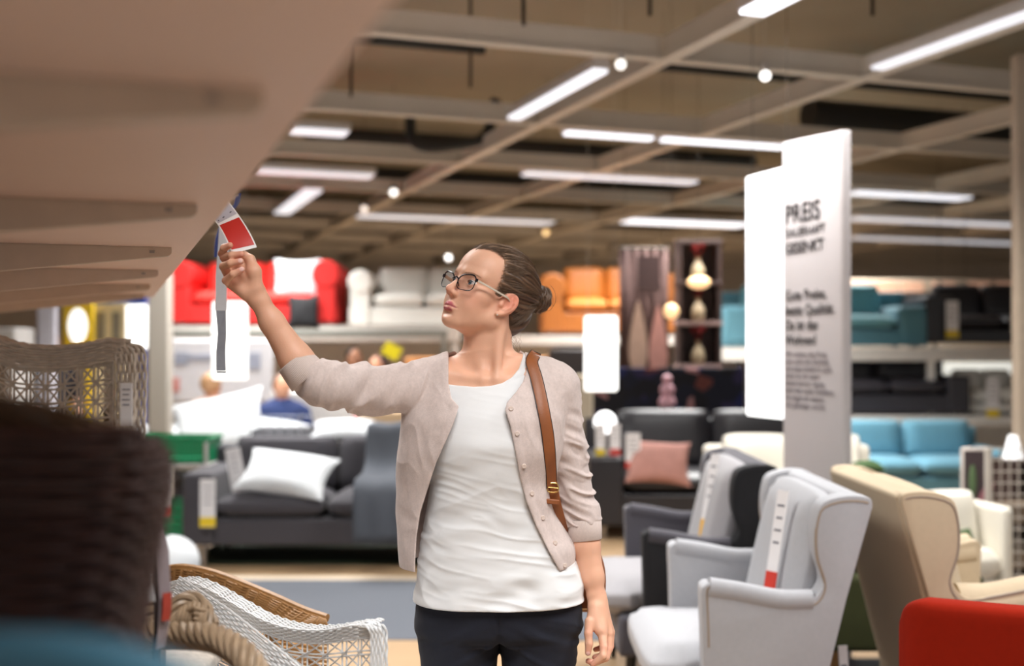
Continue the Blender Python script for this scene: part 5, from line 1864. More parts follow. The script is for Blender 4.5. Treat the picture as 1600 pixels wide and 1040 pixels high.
bm = bmesh.new(); add_box(bm, (.04, -.02, hz - .22), (wv * .45, .02, .30)); bm_obj('printed_band', bm, mat('print_dark', rgb(66, 46, 44), .8), t)
bm = bmesh.new(); add_cyl(bm, (-wv / 2, 0, hz), (wv / 2, 0, hz), .012, seg=8)
for sx in (-1, 1): add_cyl(bm, (sx * wv * .4, 0, hz), (sx * wv * .4, 0, SLAB_Z - t.location.z), .002, seg=5)
bm_obj('rail', bm, rod_m, t)

sx0 = P(1062, 570, 10.2).x; sx1 = P(1124, 570, 10.2).x
zb_, zt_ = P(0, 572, 10.2).z, P(0, 378, 10.2).z
t = thing('display_shelf', 'tall dark brown hanging shelf with three compartments', 'shelf', ((sx0 + sx1) / 2, 10.3, 0))
dk = mat('dark_walnut', rgb(58, 40, 36), .6, var=.1)
bm = bmesh.new()
w = sx1 - sx0
for s in (-1, 1): add_box(bm, (s * w / 2, 0, zt_ / 2), (.035, .26, zt_))
add_box(bm, (0, .12, (zb_ + zt_) / 2), (w, .02, zt_ - zb_))
bm_obj('carcass', bm, dk, t, smooth=False)
zs = [zb_, zb_ + (zt_ - zb_) * .345, zb_ + (zt_ - zb_) * .67, zt_]
for i, z in enumerate(zs):
    bm = bmesh.new(); add_box(bm, (0, 0, z), (w + .05, .28, .035)); bm_obj('shelf_board', bm, mat('pinkish_board', rgb(150, 124, 118), .6) if i < 2 else dk, t, bevel=.004)
for i in range(3):
    z = zs[i] + .018
    v_ = thing('vase', ['cream vase on the lowest board of the dark hanging shelf', 'cream vase on the middle board of the dark hanging shelf', 'cream vase on the top board of the dark hanging shelf'][i], 'vase', ((sx0 + sx1) / 2 - .01, 10.22, z))
    bm = bmesh.new()
    pr = [(.045, 0), (.06, .04), (.062, .09), (.045, .14), (.02, .17), (.02, .2), (.03, .21)]
    rg = []
    for r, h_ in pr: rg.append([bm.verts.new((r * math.cos(k * math.pi / 10), r * math.sin(k * math.pi / 10), h_)) for k in range(20)])
    for a in range(len(rg) - 1):
        for k in range(20): bm.faces.new((rg[a][k], rg[a][(k + 1) % 20], rg[a + 1][(k + 1) % 20], rg[a + 1][k]))
    bm.faces.new(rg[0][::-1])
    bm_obj('vase_body', bm, mat('cream_glaze', rgb(176, 158, 130), .4, var=.08), v_)
    bm = bmesh.new()
    rr = random.Random(i)
    for k in range(7):
        a = rr.uniform(0, 6.3); d = Vector((math.cos(a) * .05, math.sin(a) * .04 - .01, .10 + rr.uniform(0, .05)))
        add_tube(bm, [Vector((0, 0, .19)), Vector((0, 0, .19)) + d * .6, Vector((0, 0, .19)) + d], .003, 5)
        bmesh.ops.create_icosphere(bm, subdivisions=1, radius=.022, matrix=Matrix.Translation(Vector((0, 0, .19)) + d))
    bm_obj('red_flowers', bm, mat('red_petals', rgb(130, 22, 20), .7), v_, label='dark red flowers')
c = P(1092, 441, 10.0)
t = thing('pendant_lamp', 'oval warm pendant lamp in front of the dark hanging shelf', 'lamp', tuple(c))
bm = bmesh.new(); bmesh.ops.create_uvsphere(bm, u_segments=20, v_segments=14, radius=1, matrix=Matrix.Diagonal((.10, .08, .055, 1))); bm_obj('shade', bm, mat('warm_glow', rgb(250, 200, 140), .4, emit=(1, .68, .36), estr=1.0), t)
bm = bmesh.new(); add_cyl(bm, (0, 0, .05), (0, 0, SLAB_Z - c.z), .002, seg=5); bm_obj('cord', bm, rod_m, t)
c = P(1018, 488, 9.9)
t = thing('pendant_lamp', 'small warm pendant lamp beside the brown hanging textile', 'lamp', tuple(P(1049, 486, 9.9)))
bm = bmesh.new(); bmesh.ops.create_uvsphere(bm, u_segments=20, v_segments=14, radius=.065); bm_obj('shade', bm, mat('warm_glow', rgb(250, 200, 140), .4, emit=(1, .68, .36), estr=1.0), t)
bm = bmesh.new(); add_cyl(bm, (0, 0, .05), (0, 0, SLAB_Z - c.z), .002, seg=5); bm_obj('cord', bm, rod_m, t)

# glowing white signs
def glow_sign(label, x0, y0, x1, y1, Y, s, hang=True, name='lit_sign', marks=None):
    a, b = P(x0, y1, Y), P(x1, y0, Y)
    t = thing(name, label, 'sign', ((a.x + b.x) / 2, Y, a.z))
    w, h = b.x - a.x, b.z - a.z
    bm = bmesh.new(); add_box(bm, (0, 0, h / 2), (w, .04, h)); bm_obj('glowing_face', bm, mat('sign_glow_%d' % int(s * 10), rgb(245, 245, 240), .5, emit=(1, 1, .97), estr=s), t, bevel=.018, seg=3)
    bm = bmesh.new()
    for sx in (-1, 1): add_cyl(bm, (sx * w * .4, 0, h), (sx * w * .4, 0, SLAB_Z - a.z), .0015, seg=5)
    bm_obj('cord', bm, mat('thin_wire', rgb(190, 182, 172), .5), t)
    return t
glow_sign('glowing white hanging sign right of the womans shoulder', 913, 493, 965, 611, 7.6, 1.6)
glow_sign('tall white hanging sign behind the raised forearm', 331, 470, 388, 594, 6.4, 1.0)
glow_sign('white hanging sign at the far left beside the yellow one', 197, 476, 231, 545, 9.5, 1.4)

# pale info board and wall panels at the left
def panel(name, label, cat, x0, y0, x1, y1, Y, m, th=.05, floor=True, bev=.02):
    a, b = P(x0, y1, Y), P(x1, y0, Y)
    t = thing(name, label, cat, ((a.x + b.x) / 2, Y, 0 if floor else a.z))
    z0 = a.z if floor else 0
    w, h = b.x - a.x, b.z - a.z
    bm = bmesh.new(); add_box(bm, (0, 0, z0 + h / 2), (w, th, h)); bm_obj('board', bm, m, t, bevel=bev)
    if floor and a.z > .02:
        for sx in (-1, 1):
            bm = bmesh.new(); add_box(bm, (sx * (w / 2 - .04), 0, z0 / 2), (.05, th, z0)); bm_obj('leg', bm, rod_m if 'board' in name else m, t)
    return t, w, h, z0
t, w, h, z0 = panel('info_board', 'large pale information board behind the white hanging sign', 'sign', 258, 530, 428, 628, 11.3, mat('board_white', rgb(206, 206, 210), .6))
bm = bmesh.new(); add_box(bm, (-w * .34, -.03, z0 + h * .70), (.13, .01, .12)); add_box(bm, (-.05 * w, -.03, z0 + h * .72), (.5, .01, .05)); add_box(bm, (w * .28, -.03, z0 + h * .66), (.22, .01, .16)); bm_obj('print_marks', bm, mat('board_print', rgb(150, 156, 172), .6), t, smooth=False)
bm = bmesh.new(); add_box(bm, (-w * .40, -.03, z0 + h * .28), (.09, .01, .14)); bm_obj('red_mark', bm, mat('board_red', rgb(196, 130, 124), .6), t, smooth=False, label='small pale red mark')
panel('partition', 'pale grey partition wall at the left behind the wicker chairs', 'partition', 233, 425, 268, 890, 9.0, mat('partition_paint', rgb(178, 170, 160), .8, var=.02), .12)
panel('partition', 'long grey-green shelf wall behind the seated shoppers', 'partition', 250, 515, 700, 526, 11.8, mat('shelf_edge', rgb(120, 122, 116), .7), .10)
panel('partition', 'white partition wall under the high left deck', 'partition', 258, 524, 870, 660, 13.3, mat('white_partition', rgb(200, 194, 186), .8, var=.02), .08)
panel('cabinet', 'low white cabinet row behind the day bed', 'cabinet', 430, 610, 560, 665, 10.8, mat('cab_white', rgb(204, 202, 200), .6), .4)
panel('banner', 'narrow dark red banner between sofa back and sleeve', 'banner', 552, 645, 566, 682, 9.6, mat('banner_red', rgb(150, 36, 34), .7), .04)
panel('display_box', 'beige box stack behind the woman at the sofas right end', 'box', 565, 640, 640, 690, 9.4, mat('kraft', rgb(186, 158, 126), .8), .4)
panel('counter', 'warm orange counter behind the womans neck', 'counter', 635, 558, 872, 588, 11.2, mat('orange_counter', rgb(216, 150, 92), .7), .4)
panel('cabinet', 'dark cabinet behind the glowing sign and the womans shoulder', 'cabinet', 858, 545, 962, 610, 10.9, mat('dark_cab', rgb(48, 42, 42), .6), .4)
panel('partition', 'cream side panel left of the black leather sofa', 'partition', 886, 585, 926, 830, 9.4, mat('cream_panel', rgb(196, 182, 160), .8), .10)
c = P(604, 548, 10.9)
t = thing('price_flag', 'bright yellow flag sign above the womans sleeve', 'sign', tuple(c))
bm = bmesh.new(); add_box(bm, (.05, 0, 0), (.17, .02, .13), Matrix.Rotation(.5, 3, 'Y')); bm_obj('yellow_face', bm, mat('flag_yellow', rgb(236, 220, 20), .5), t)
bm = bmesh.new(); add_cyl(bm, (0, .03, -c.z), (0, .03, .05), .012, seg=8); bm_obj('pole', bm, rod_m, t)
simple_person('distant shopper in dark clothes beside the yellow flag sign', (P(553, 700, 12.0).x, 12.0, -.35), .4, rgb(30, 24, 22), rgb(150, 110, 60), rgb(40, 40, 44))
simple_person('distant shopper in dark red behind the yellow flag sign', (P(592, 700, 11.6).x, 11.6, -.42), -.5, rgb(60, 30, 26), rgb(96, 40, 40), rgb(40, 40, 44))

# far left: blue fascia, yellow sign, windows, dark-haired shopper
t, w, h, z0 = panel('fascia', 'blue fascia band under the shelf at the left', 'sign', 60, 458, 229, 476, 10.6, mat('deep_blue', rgb(20, 66, 160), .5), .06, True, .005)
t, w, h, z0 = panel('yellow_sign', 'yellow sign with a glowing white oval', 'sign', 100, 473, 146, 545, 10.4, mat('sign_yellow', rgb(242, 204, 40), .5), .05, True, .005)
bm = bmesh.new(); bmesh.ops.create_uvsphere(bm, u_segments=24, v_segments=14, radius=1, matrix=Matrix.Translation((0, -.03, z0 + h * .50)) @ Matrix.Diagonal((w * .33, .02, h * .38, 1)))
bm_obj('white_oval', bm, mat('oval_glow', rgb(250, 250, 245), .5, emit=(1, 1, .95), estr=1.2), t, label='glowing white oval')
t, w, h, z0 = panel('window_display', 'cream cabinet front with two dark panes', 'cabinet', 146, 474, 197, 545, 10.5, mat('cream_front', rgb(214, 196, 150), .6), .06, True, .005)
for sx in (-1, 1):
    bm = bmesh.new(); add_box(bm, (sx * w * .24, -.035, z0 + h * .5), (w * .26, .01, h * .62)); bm_obj('pane', bm, mat('pane_grey', rgb(128, 118, 96), .3), t)
t, w, h, z0 = panel('white_post', 'white wrapped post at the far left', 'post', 60, 468, 88, 545, 9.8, mat('post_white', rgb(196, 196, 208), .6), .1, True)
simple_person('dark-haired shopper far away at the left edge', (P(74, 700, 10.2).x, 10.2, -.17), .9, rgb(24, 22, 24), rgb(34, 34, 44), rgb(30, 30, 34))
t, w, h, z0 = panel('cabinet', 'white cabinet at the far left edge under the shelf', 'cabinet', -40, 512, 40, 560, 9.5, mat('cab_white', rgb(204, 202, 200), .6), .4)
t, w, h, z0 = panel('partition', 'beige back partition at the far left', 'partition', -60, 455, 240, 640, 13.4, mat('beige_part', rgb(170, 156, 138), .8), .08)
bm = bmesh.new()

# framed poster and wire rack at the right
t, w, h, z0 = panel('framed_poster', 'framed dark poster with green and pink shapes at the right', 'poster', 1500, 698, 1549, 850, 6.6, mat('frame_pale', rgb(190, 180, 172), .5), .03)
bm = bmesh.new(); add_box(bm, (0, -.018, z0 + h / 2), (w * .86, .006, h * .93)); bm_obj('picture', bm, mat('poster_dark', rgb(70, 58, 60), .5, var=.25, scale=6), t)
bm = bmesh.new(); bmesh.ops.create_uvsphere(bm, u_segments=12, v_segments=8, radius=1, matrix=Matrix.Translation((-.03, -.023, z0 + h * .65)) @ Matrix.Diagonal((.022, .003, .10, 1))); bm_obj('green_shape', bm, mat('poster_green', rgb(96, 120, 82), .6), t)
bm = bmesh.new(); bmesh.ops.create_uvsphere(bm, u_segments=12, v_segments=8, radius=1, matrix=Matrix.Translation((.04, -.023, z0 + h * .5)) @ Matrix.Rotation(.5, 4, 'Y') @ Matrix.Diagonal((.03, .003, .10, 1))); bm_obj('pink_shape', bm, mat('poster_pink', rgb(150, 96, 104), .6), t)
t = thing('wire_rack', 'pale wire mesh rack at the right edge', 'rack', (P(1585, 700, 6.4).x, 6.4, 0))
zt2 = P(0, 700, 6.4).z
bm = bmesh.new()
for k in range(9): add_cyl(bm, (-.13 + .05 * k, 0, .05), (-.13 + .05 * k, 0, zt2), .004, seg=5)
for k in range(13): add_cyl(bm, (-.14, 0, .10 + (zt2 - .1) * k / 12), (.30, 0, .10 + (zt2 - .1) * k / 12), .004, seg=5)
bm_obj('mesh_grid', bm, mat('wire_pale', rgb(190, 182, 172), .4), t)
for x in (-.15, .3):
    bm = bmesh.new(); add_box(bm, (x, 0, zt2 / 2), (.03, .03, zt2)); bm_obj('post', bm, mat('wire_pale', rgb(190, 182, 172), .4), t)
for k, z in enumerate((.25, .5)):
    bm = bmesh.new(); add_box(bm, (.07, .15, z), (.40, .28, .10)); bm_obj('goods_tray', bm, mat('tray_brown', rgb(120, 104, 88), .7, var=.2, scale=10), t)
c = P(1582, 695, 6.9)
t = thing('table_lamp', 'small white lamp behind the wire rack', 'lamp', (c.x, c.y, c.z - .14))
bm = bmesh.new(); add_cyl(bm, (0, 0, .06), (0, 0, .20), .06, .025, 20); bm_obj('lamp_shade', bm, mat('lamp_shade_glow', rgb(245, 245, 245), .5, emit=(1, 1, 1), estr=.9), t)
bm = bmesh.new(); add_cyl(bm, (0, 0, 0), (0, 0, .08), .01, seg=8); add_cyl(bm, (0, 0, -.0), (0, 0, .01), .05); bm_obj('lamp_stand', bm, steel, t)
t, w, h, z0 = panel('side_table', 'small dark side table under the white lamp', 'table', 1560, 716, 1606, 722, 6.9, dk, .3)
# lamp frieze along the far right wall
panel('partition', 'beige partition behind the high right deck', 'partition', 1180, 436, 1680, 640, 14.6, mat('beige_part', rgb(170, 156, 138), .8), .08)
for i, px in enumerate((1345, 1385, 1425, 1475, 1530, 1575)):
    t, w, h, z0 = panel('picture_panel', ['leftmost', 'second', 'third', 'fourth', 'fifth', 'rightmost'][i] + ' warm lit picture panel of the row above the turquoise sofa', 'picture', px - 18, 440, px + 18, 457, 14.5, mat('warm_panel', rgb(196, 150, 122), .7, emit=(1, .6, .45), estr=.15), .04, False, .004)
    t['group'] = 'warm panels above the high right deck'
# ------------------------------------------------------------ rack shelf overhead at the left
board_m = mat('shelf_lacquer', rgb(236, 210, 198), .5, var=.02, scale=4)
edge0 = Vector((-.4806, 1.86, 0)); ED = Vector((-.3288, .9444, 0)); ET = Vector((-.9444, -.3288, 0))     # along the edge, into the rack
SH_Z = 1.668
rack = thing('storage_rack', 'large pale shelf unit overhead at the left with tapered brackets', 'shelf', (edge0.x, edge0.y, 0))
def RP(a, b, z): return ED * a + ET * b + Vector((0, 0, z))
bm = bmesh.new()
q_ = [RP(-1.75, 0, 0), RP(3.35, 0, 0), RP(3.35, 1.25, 0), RP(-1.75, 1.25, 0)]
prism(bm, [(p_.x, p_.y) for p_ in q_], SH_Z, SH_Z + .022, 'Z')
bm_obj('shelf_board', bm, board_m, rack, smooth=False, bevel=.002)
for k in range(6):
    Yk = .75 * (k + 1.22)
    a = (Yk - edge0.y) / ED.y + .02
    bm = bmesh.new()
    prof = [(.045, 0), (.045, -.013), (.052, -.019), (1.22, -.155), (1.22, 0)]
    f0 = [bm.verts.new(RP(a, b, SH_Z + z)) for b, z in prof]
    f1 = [bm.verts.new(RP(a + .022, b, SH_Z + z)) for b, z in prof]
    bm.faces.new(f0); bm.faces.new(f1[::-1])
    for i in range(len(prof)): bm.faces.new((f0[i], f1[i], f1[(i + 1) % 5], f0[(i + 1) % 5]))
    br = bm_obj('bracket', bm, mat('bracket_paint', rgb(206, 190, 174), .5), rack, smooth=False, bevel=.0015)
    bm = bmesh.new(); add_box(bm, RP(a - .001, .085, SH_Z - .010), (.010, .004, .006)); bm_obj('screw', bm, steel, br)
for a in (-1.7, .5, 3.3):
    bm = bmesh.new(); c = RP(a, 1.22, 1.1); add_box(bm, c, (.05, .05, 2.2)); bm_obj('upright', bm, board_m, rack)

# paper tape on a blue holder
th = thing('paper_tape', 'long white paper measuring tape hanging from a blue holder', 'tape', tuple(P(349, 340, 2.95)))
b0 = Vector(th.location)
def ribbon_tube(bm, pts, w, t_):
    rings = []
    for p_, a in pts:
        dx = Vector((math.cos(a), math.sin(a), 0)); n = Vector((-dx.y, dx.x, 0))
        rings.append([bm.verts.new(p_ + dx * sx * w / 2 + n * sy * t_) for sx, sy in ((-1, -1), (1, -1), (1, 1), (-1, 1))])
    for i in range(len(rings) - 1):
        for k in range(4): bm.faces.new((rings[i][k], rings[i][(k + 1) % 4], rings[i + 1][(k + 1) % 4], rings[i + 1][k]))
    bm.faces.new(rings[0]); bm.faces.new(rings[-1][::-1])
bm = bmesh.new()
pts = [(P(352, 335, 2.95) - b0, .1), (P(350, 380, 2.95) - b0, .15), (P(346, 430, 2.95) - b0, .3), (P(345, 485, 2.95) - b0, .5)]
ribbon_tube(bm, pts, .030, .0005); bm_obj('tape_strip', bm, mat('tape_paper', rgb(222, 226, 234), .6, var=.04, scale=60), th, smooth=False)
bm = bmesh.new()
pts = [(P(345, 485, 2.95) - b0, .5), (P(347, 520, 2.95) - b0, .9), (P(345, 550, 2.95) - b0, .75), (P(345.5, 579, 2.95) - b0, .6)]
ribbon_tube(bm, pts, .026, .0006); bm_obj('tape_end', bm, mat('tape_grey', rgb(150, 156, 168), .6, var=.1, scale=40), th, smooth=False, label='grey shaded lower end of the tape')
bm = bmesh.new(); add_box(bm, P(346, 581, 2.95) - b0, (.024, .004, .004)); bm_obj('tape_clip', bm, near_black, th)
bm = bmesh.new()
add_tube(bm, catmull([P(372, 304, 2.90) - b0, P(368, 320, 2.93) - b0, P(352, 338, 2.95) - b0, P(340, 372, 2.98) - b0, P(338, 400, 3.0) - b0], 4), (.010, .004), 8)
bm_obj('blue_holder', bm, mat('holder_blue', rgb(56, 74, 140), .5), th, label='blue holder arm')
bm = bmesh.new(); e_ = RP((2.90 - edge0.y) / ED.y, .03, SH_Z + .02) + Vector((edge0.x, edge0.y, 0))
add_tube(bm, catmull([e_ - b0, (e_ + P(372, 304, 2.90)) / 2 + Vector((0, 0, .03)) - b0, P(372, 304, 2.90) - b0], 5), .004, 6); bm_obj('hook', bm, steel, th)

# ------------------------------------------------------------ raised platform and wicker chairs
t = thing('platform', 'raised display platform carrying the wicker chairs', 'platform', (-.95, 1.6, 0))
bm = bmesh.new()
prism(bm, [(-.06, -1.5), (.62, -1.5), (.62, .0), (.42, 1.0), (.36, 1.35), (-.06, 1.6)], .02, .40, 'Z')
bm_obj('platform_box', bm, mat('platform_grey', rgb(150, 140, 128), .7), t, bevel=.01)
PZ = .40

def strand_wave(path, normals, offs, amp, per, phase):
    """shift a path sideways (offs) and weave it over/under along the normals"""
    out = []; s_ = 0
    for i, p_ in enumerate(path):
        if i: s_ += (path[i] - path[i - 1]).length
        out.append(p_ + offs[i] + normals[i] * amp * math.sin(2 * math.pi * s_ / per + phase))
    return out
def band(bm, path, widths, normals, n, r, amp, per, seg=5):
    """woven rail: n strands side by side; widths = list of side vectors (full width)"""
    for j in range(n):
        f = (j / (n - 1) - .5) if n > 1 else 0
        offs = [w * f for w in widths]
        add_tube(bm, strand_wave(path, normals, offs, amp, per, j * math.pi), r, seg)

def wicker_loops(bm, sec, z0, z1, dz, r, nrib, amp, npt=110):
    """closed strands round a body; sec(z) -> (cx, cy, a, b, p)"""
    z = z0; j = 0
    while z < z1:
        cx, cy, a, b, p_ = sec(z)
        pts = []
        for k in range(npt):
            t_ = 2 * math.pi * k / npt
            c_, s_ = math.cos(t_), math.sin(t_)
            e = (abs(c_) ** p_ + abs(s_) ** p_) ** (-1 / p_)
            w = amp * math.sin(t_ * nrib / 2 + j * math.pi)
            pts.append(Vector((cx + (a + w) * c_ * e, cy + (b + w) * s_ * e, z)))
        add_tube(bm, pts, (r, r * 1.15), 5, closed=True)
        z += dz; j += 1
def lin(z, zs, vs_): return float(np.interp(z, zs, vs_))

# dark brown chair, very close
dark_w = mat('dark_wicker', rgb(58, 36, 32), .5, var=.3, scale=40)
def core(bm, sec, z0, z1, n=14, sh=.006, npt=48):
    rings = []
    for i in range(n + 1):
        z = z0 + (z1 - z0) * i / n
        cx, cy, a, b, p_ = sec(z)
        rg = []
        for k in range(npt):
            t_ = 2 * math.pi * k / npt
            c_, s_ = math.cos(t_), math.sin(t_)
            e = (abs(c_) ** p_ + abs(s_) ** p_) ** (-1 / p_)
            rg.append(bm.verts.new((cx + (a - sh) * c_ * e, cy + (b - sh) * s_ * e, z)))
        rings.append(rg)
    for i in range(n):
        for k in range(npt):
            bm.faces.new((rings[i][k], rings[i][(k + 1) % npt], rings[i + 1][(k + 1) % npt], rings[i + 1][k]))
    bm.faces.new(rings[0][::-1]); bm.faces.new(rings[-1])
t = thing('wicker_armchair', 'dark brown wicker armchair with high back, blurred in the left foreground', 'chair', (-.575, 1.02, PZ - .02))
def dsec(z):
    Z = z + PZ
    xr = lin(Z, [.85, 1.20, 1.245, 1.29, 1.33, 1.362, 1.385, 1.400, 1.408], [-.345, -.327, -.320, -.312, -.303, -.298, -.300, -.312, -.335])
    a = (xr + .80) / 2
    return (-.80 + a + .56, 0, a, lin(Z, [.85, 1.3, 1.40, 1.408], [.065, .06, .05, .03]), 4.5)
bm = bmesh.new(); wicker_loops(bm, dsec, .46, 1.006, .0085, .0046, 44, .0030, 150); core(bm, dsec, .45, 1.004)
bm_obj('backrest', bm, dark_w, t)
bm = bmesh.new()      # rolled top rail behind
pts = catmull([Vector((-.30, .04, 1.00)), Vector((-.28, .05, 1.018)), Vector((-.05, .06, 1.022)), Vector((.10, .06, 1.018)), Vector((.20, .05, .995))], 8)
for j in range(9):
    a = 2 * math.pi * j / 9
    add_tube(bm, [p_ + Vector((0, math.cos(a + i * .25) * .016, math.sin(a + i * .25) * .016 - .008)) for i, p_ in enumerate(pts)], .0065, 5)
bm_obj('top_rail', bm, mat('brown_wicker_rail', rgb(70, 52, 36), .5, var=.2, scale=40), t)
ssec = lambda z: (-.02, .0, .30, .28, 5)
bm = bmesh.new(); 
s2 = lambda z: (-.03, .24, .29, .26, 5)
wicker_loops(bm, s2, .14, .44, .010, .005, 60, .003, 120); core(bm, s2, .13, .44)
bm_obj('seat', bm, dark_w, t)
for x in (-.24, .18):
    for y in (.02, .46):
        bm = bmesh.new(); add_cyl(bm, (x, y, 0), (x, y, .15), .02); bm_obj('leg', bm, dark_w, t)

# blue shell chair, nearest
t = thing('shell_chair', 'smooth blue chair back cut by the lower left corner', 'chair', (-.27, .60, PZ - .004))
blue_p = mat('petrol_blue', rgb(54, 106, 130), .5, var=.02)
bm = bmesh.new()
pts = []
for k in range(72):
    a = 2 * math.pi * k / 72
    c_, s_ = math.cos(a), math.sin(a)
    pts.append((.265 * math.copysign(abs(c_) ** .85, c_), .58 + .337 * math.copysign(abs(s_) ** .85, s_)))
prism(bm, pts, -.02, .02)
for v_ in bm.verts: v_.co.y += .9 * v_.co.x ** 2 * -1 + .0
bm_obj('shell_back', bm, blue_p, t, bevel=.018, seg=5, auto=None)
c = cushion_bm(.46, .44, .10, 10)
for v_ in c.verts: v_.co += Vector((0, .22, .42))
bm_obj('seat', c, blue_p, t)
for x in (-.2, .2):
    for y in (.04, .40):
        bm = bmesh.new(); add_cyl(bm, (x * 1.1, y, 0), (x, y, .40), .012, .016, 12); bm_obj('leg', bm, wood_leg, t)

# open cane lattice in a patch S(u, v) -> point
def lattice(bm, S, nu, nv, r, rings=True, diag=True):
    def line(u0, v0, u1, v1, off=0., rr=r, n=None):
        n = n or max(3, int(24 * max(abs(u1 - u0), abs(v1 - v0))))
        pts = []
        for i in range(n + 1):
            t_ = i / n
            p_, nn = S(u0 + (u1 - u0) * t_, v0 + (v1 - v0) * t_)
            pts.append(p_ + nn * off)
        add_tube(bm, pts, rr, 5)
    for i in range(nu + 1):
        for d in (-.12, .12):
            u = min(max((i + d) / nu, 0), 1); line(u, 0, u, 1, .0008)
    for j in range(nv + 1):
        for d in (-.12, .12):
            v = min(max((j + d) / nv, 0), 1); line(0, v, 1, v, -.0008)
    if diag:
        for i in range(nu):
            for j in range(nv):
                u, v = i / nu, j / nv
                line(u, v, u + 1 / nu, v + 1 / nv, .0025, r * .9, 3)
                line(u + 1 / nu, v, u, v + 1 / nv, -.0025, r * .9, 3)
def patch_from(topc, botc):
    def S(u, v):
        n = len(topc) - 1
        x = min(max(u, 0), 1) * n; i = min(int(x), n - 1); f = x - i
        a = topc[i].lerp(topc[i + 1], f); b = botc[i].lerp(botc[i + 1], f)
        d = (topc[i + 1] - topc[i]); w = (b - a)
        nn = d.cross(w)
        nn.normalize()
        return a.lerp(b, v), nn
    return S
def wband(bm, topc, side, nstr, r, amp, per):
    """rail following topc, its width vector side (same for all)"""
    nr = []
    for i in range(len(topc)):
        d = (topc[min(i + 1, len(topc) - 1)] - topc[max(i - 1, 0)]).normalized()
        s_ = side[i] if isinstance(side, list) else side
        nr.append(d.cross(s_).normalized())
    sd = side if isinstance(side, list) else [side] * len(topc)
    band(bm, topc, sd, nr, nstr, r, amp, per)

# grey wicker chair with lattice back, upper left
grey_w = mat('grey_wicker', rgb(212, 202, 190), .5, var=.15, scale=80)
t = thing('wicker_armchair', 'grey-brown wicker chair with lattice back and small white label', 'chair', (P(80, 700, 2.1).x, 2.1, PZ))
o_ = Vector(t.location)
Yg = 2.05
top = catmull([P(-60, 500, Yg) - o_, P(-10, 528, Yg) - o_, P(30, 541, Yg) - o_, P(80, 545, Yg) - o_, P(130, 541, Yg - .01) - o_, P(165, 534, Yg - .01) - o_, P(196, 535, Yg - .01) - o_], 10)
bm = bmesh.new()
mid = [p_ + Vector((0, 0, -.016)) for p_ in top]
wband(bm, mid, Vector((0, .004, -.034)), 8, .0026, .0024, .034)
wband(bm, [p_ + Vector((0, .03, 0)) for p_ in mid], Vector((0, .004, -.030)), 7, .0026, .0024, .034)
wband(bm, [p_ + Vector((0, .013, .019)) for p_ in mid], Vector((0, .034, 0)), 7, .0026, .0022, .034)
cr = [P(172, 538, Yg - .01) - o_, P(192, 545, Yg - .01) - o_, P(197, 575, Yg - .01) - o_, P(196, 640, Yg) - o_, P(194, 700, Yg) - o_, P(192, 800, Yg) - o_, P(190, 860, Yg) - o_]
cr = catmull(cr, 10)
wband(bm, cr, [Vector((-.034, .003, .0))] * len(cr), 8, .0026, .0024, .034)
wband(bm, [p_ + Vector((.012, .028, .001)) for p_ in cr], [Vector((-.030, .0, .0))] * len(cr), 7, .0026, .0024, .034)
bm_obj('woven_border', bm, grey_w, t)
bm = bmesh.new()
tc = [P(-60 + 236 * i / 24, np.interp(-60 + 236 * i / 24, [-60, -10, 30, 80, 130, 176], [532, 560, 574, 577, 571, 566]), Yg + .012) - o_ for i in range(25)]
bc = [P(-60 + 236 * i / 24, 860, Yg + .012) - o_ for i in range(25)]
lattice(bm, patch_from(tc, bc), 9, 10, .0022)
bm_obj('cane_lattice', bm, grey_w, t)
bm = bmesh.new(); bm2 = cushion_bm(.56, .5, .08, 8)
for v_ in bm2.verts: v_.co += Vector((-.03, .26, .42))
bm_obj('seat', bm2, grey_w, t)
bm.free()
for x in (-.28, .14):
    for y in (.04, .46):
        bm = bmesh.new(); add_cyl(bm, (x, y, 0), (x, y, .44), .018); bm_obj('leg', bm, grey_w, t)
hang = hang_tag('small white label on the corner of the grey lattice chair', tuple(P(198, 598, 2.02)), 0, .021, .075, None)

# white lattice armchair
white_w = mat('white_wicker', rgb(226, 228, 230), .45, var=.04, scale=80)
t = thing('wicker_armchair', 'white lattice wicker armchair at the bottom left', 'chair', (P(430, 1000, 2.45).x, 2.45, PZ))
o_ = Vector(t.location)
rim_px = [(255, 915, 2.62), (272, 908, 2.60), (296, 908, 2.57), (330, 922, 2.53), (370, 945, 2.48), (410, 967, 2.43), (455, 981, 2.36), (505, 984, 2.29), (550, 977, 2.23), (582, 974, 2.20)]
rim = catmull([P(*q) - o_ for q in rim_px], 7)
bm = bmesh.new()
wband(bm, [p_ + Vector((0, 0, -.010)) for p_ in rim], [Vector((0, .003, -.022))] * len(rim), 7, .0023, .0020, .030)
wband(bm, [p_ + Vector((.012, .020, .000)) for p_ in rim], [Vector((.012, .034, .002))] * len(rim), 8, .0023, .0020, .030)
post = catmull([P(572, 975, 2.20) - o_, P(586, 982, 2.19) - o_, P(589, 1000, 2.19) - o_, P(589, 1040, 2.19) - o_, P(589, 1140, 2.19) - o_, P(588, 1260, 2.2) - o_], 8)
wband(bm, post, [Vector((-.022, .003, 0))] * len(post), 7, .0023, .0020, .030)
wband(bm, [p_ + Vector((.006, .024, 0)) for p_ in post], [Vector((-.022, .006, 0))] * len(post), 6, .0023, .0020, .030)
bm_obj('woven_rim', bm, white_w, t)
bm = bmesh.new()
n_ = len(rim)
topc = [rim[i] + Vector((0, .002, -.022)) for i in range(n_)]
botc = [Vector((p_.x, p_.y, .12)) for p_ in rim]
lattice(bm, patch_from(topc, botc), 14, 12, .0019)
bm_obj('cane_lattice', bm, white_w, t)
bm = bmesh.new()      # broad woven front band running down to the right
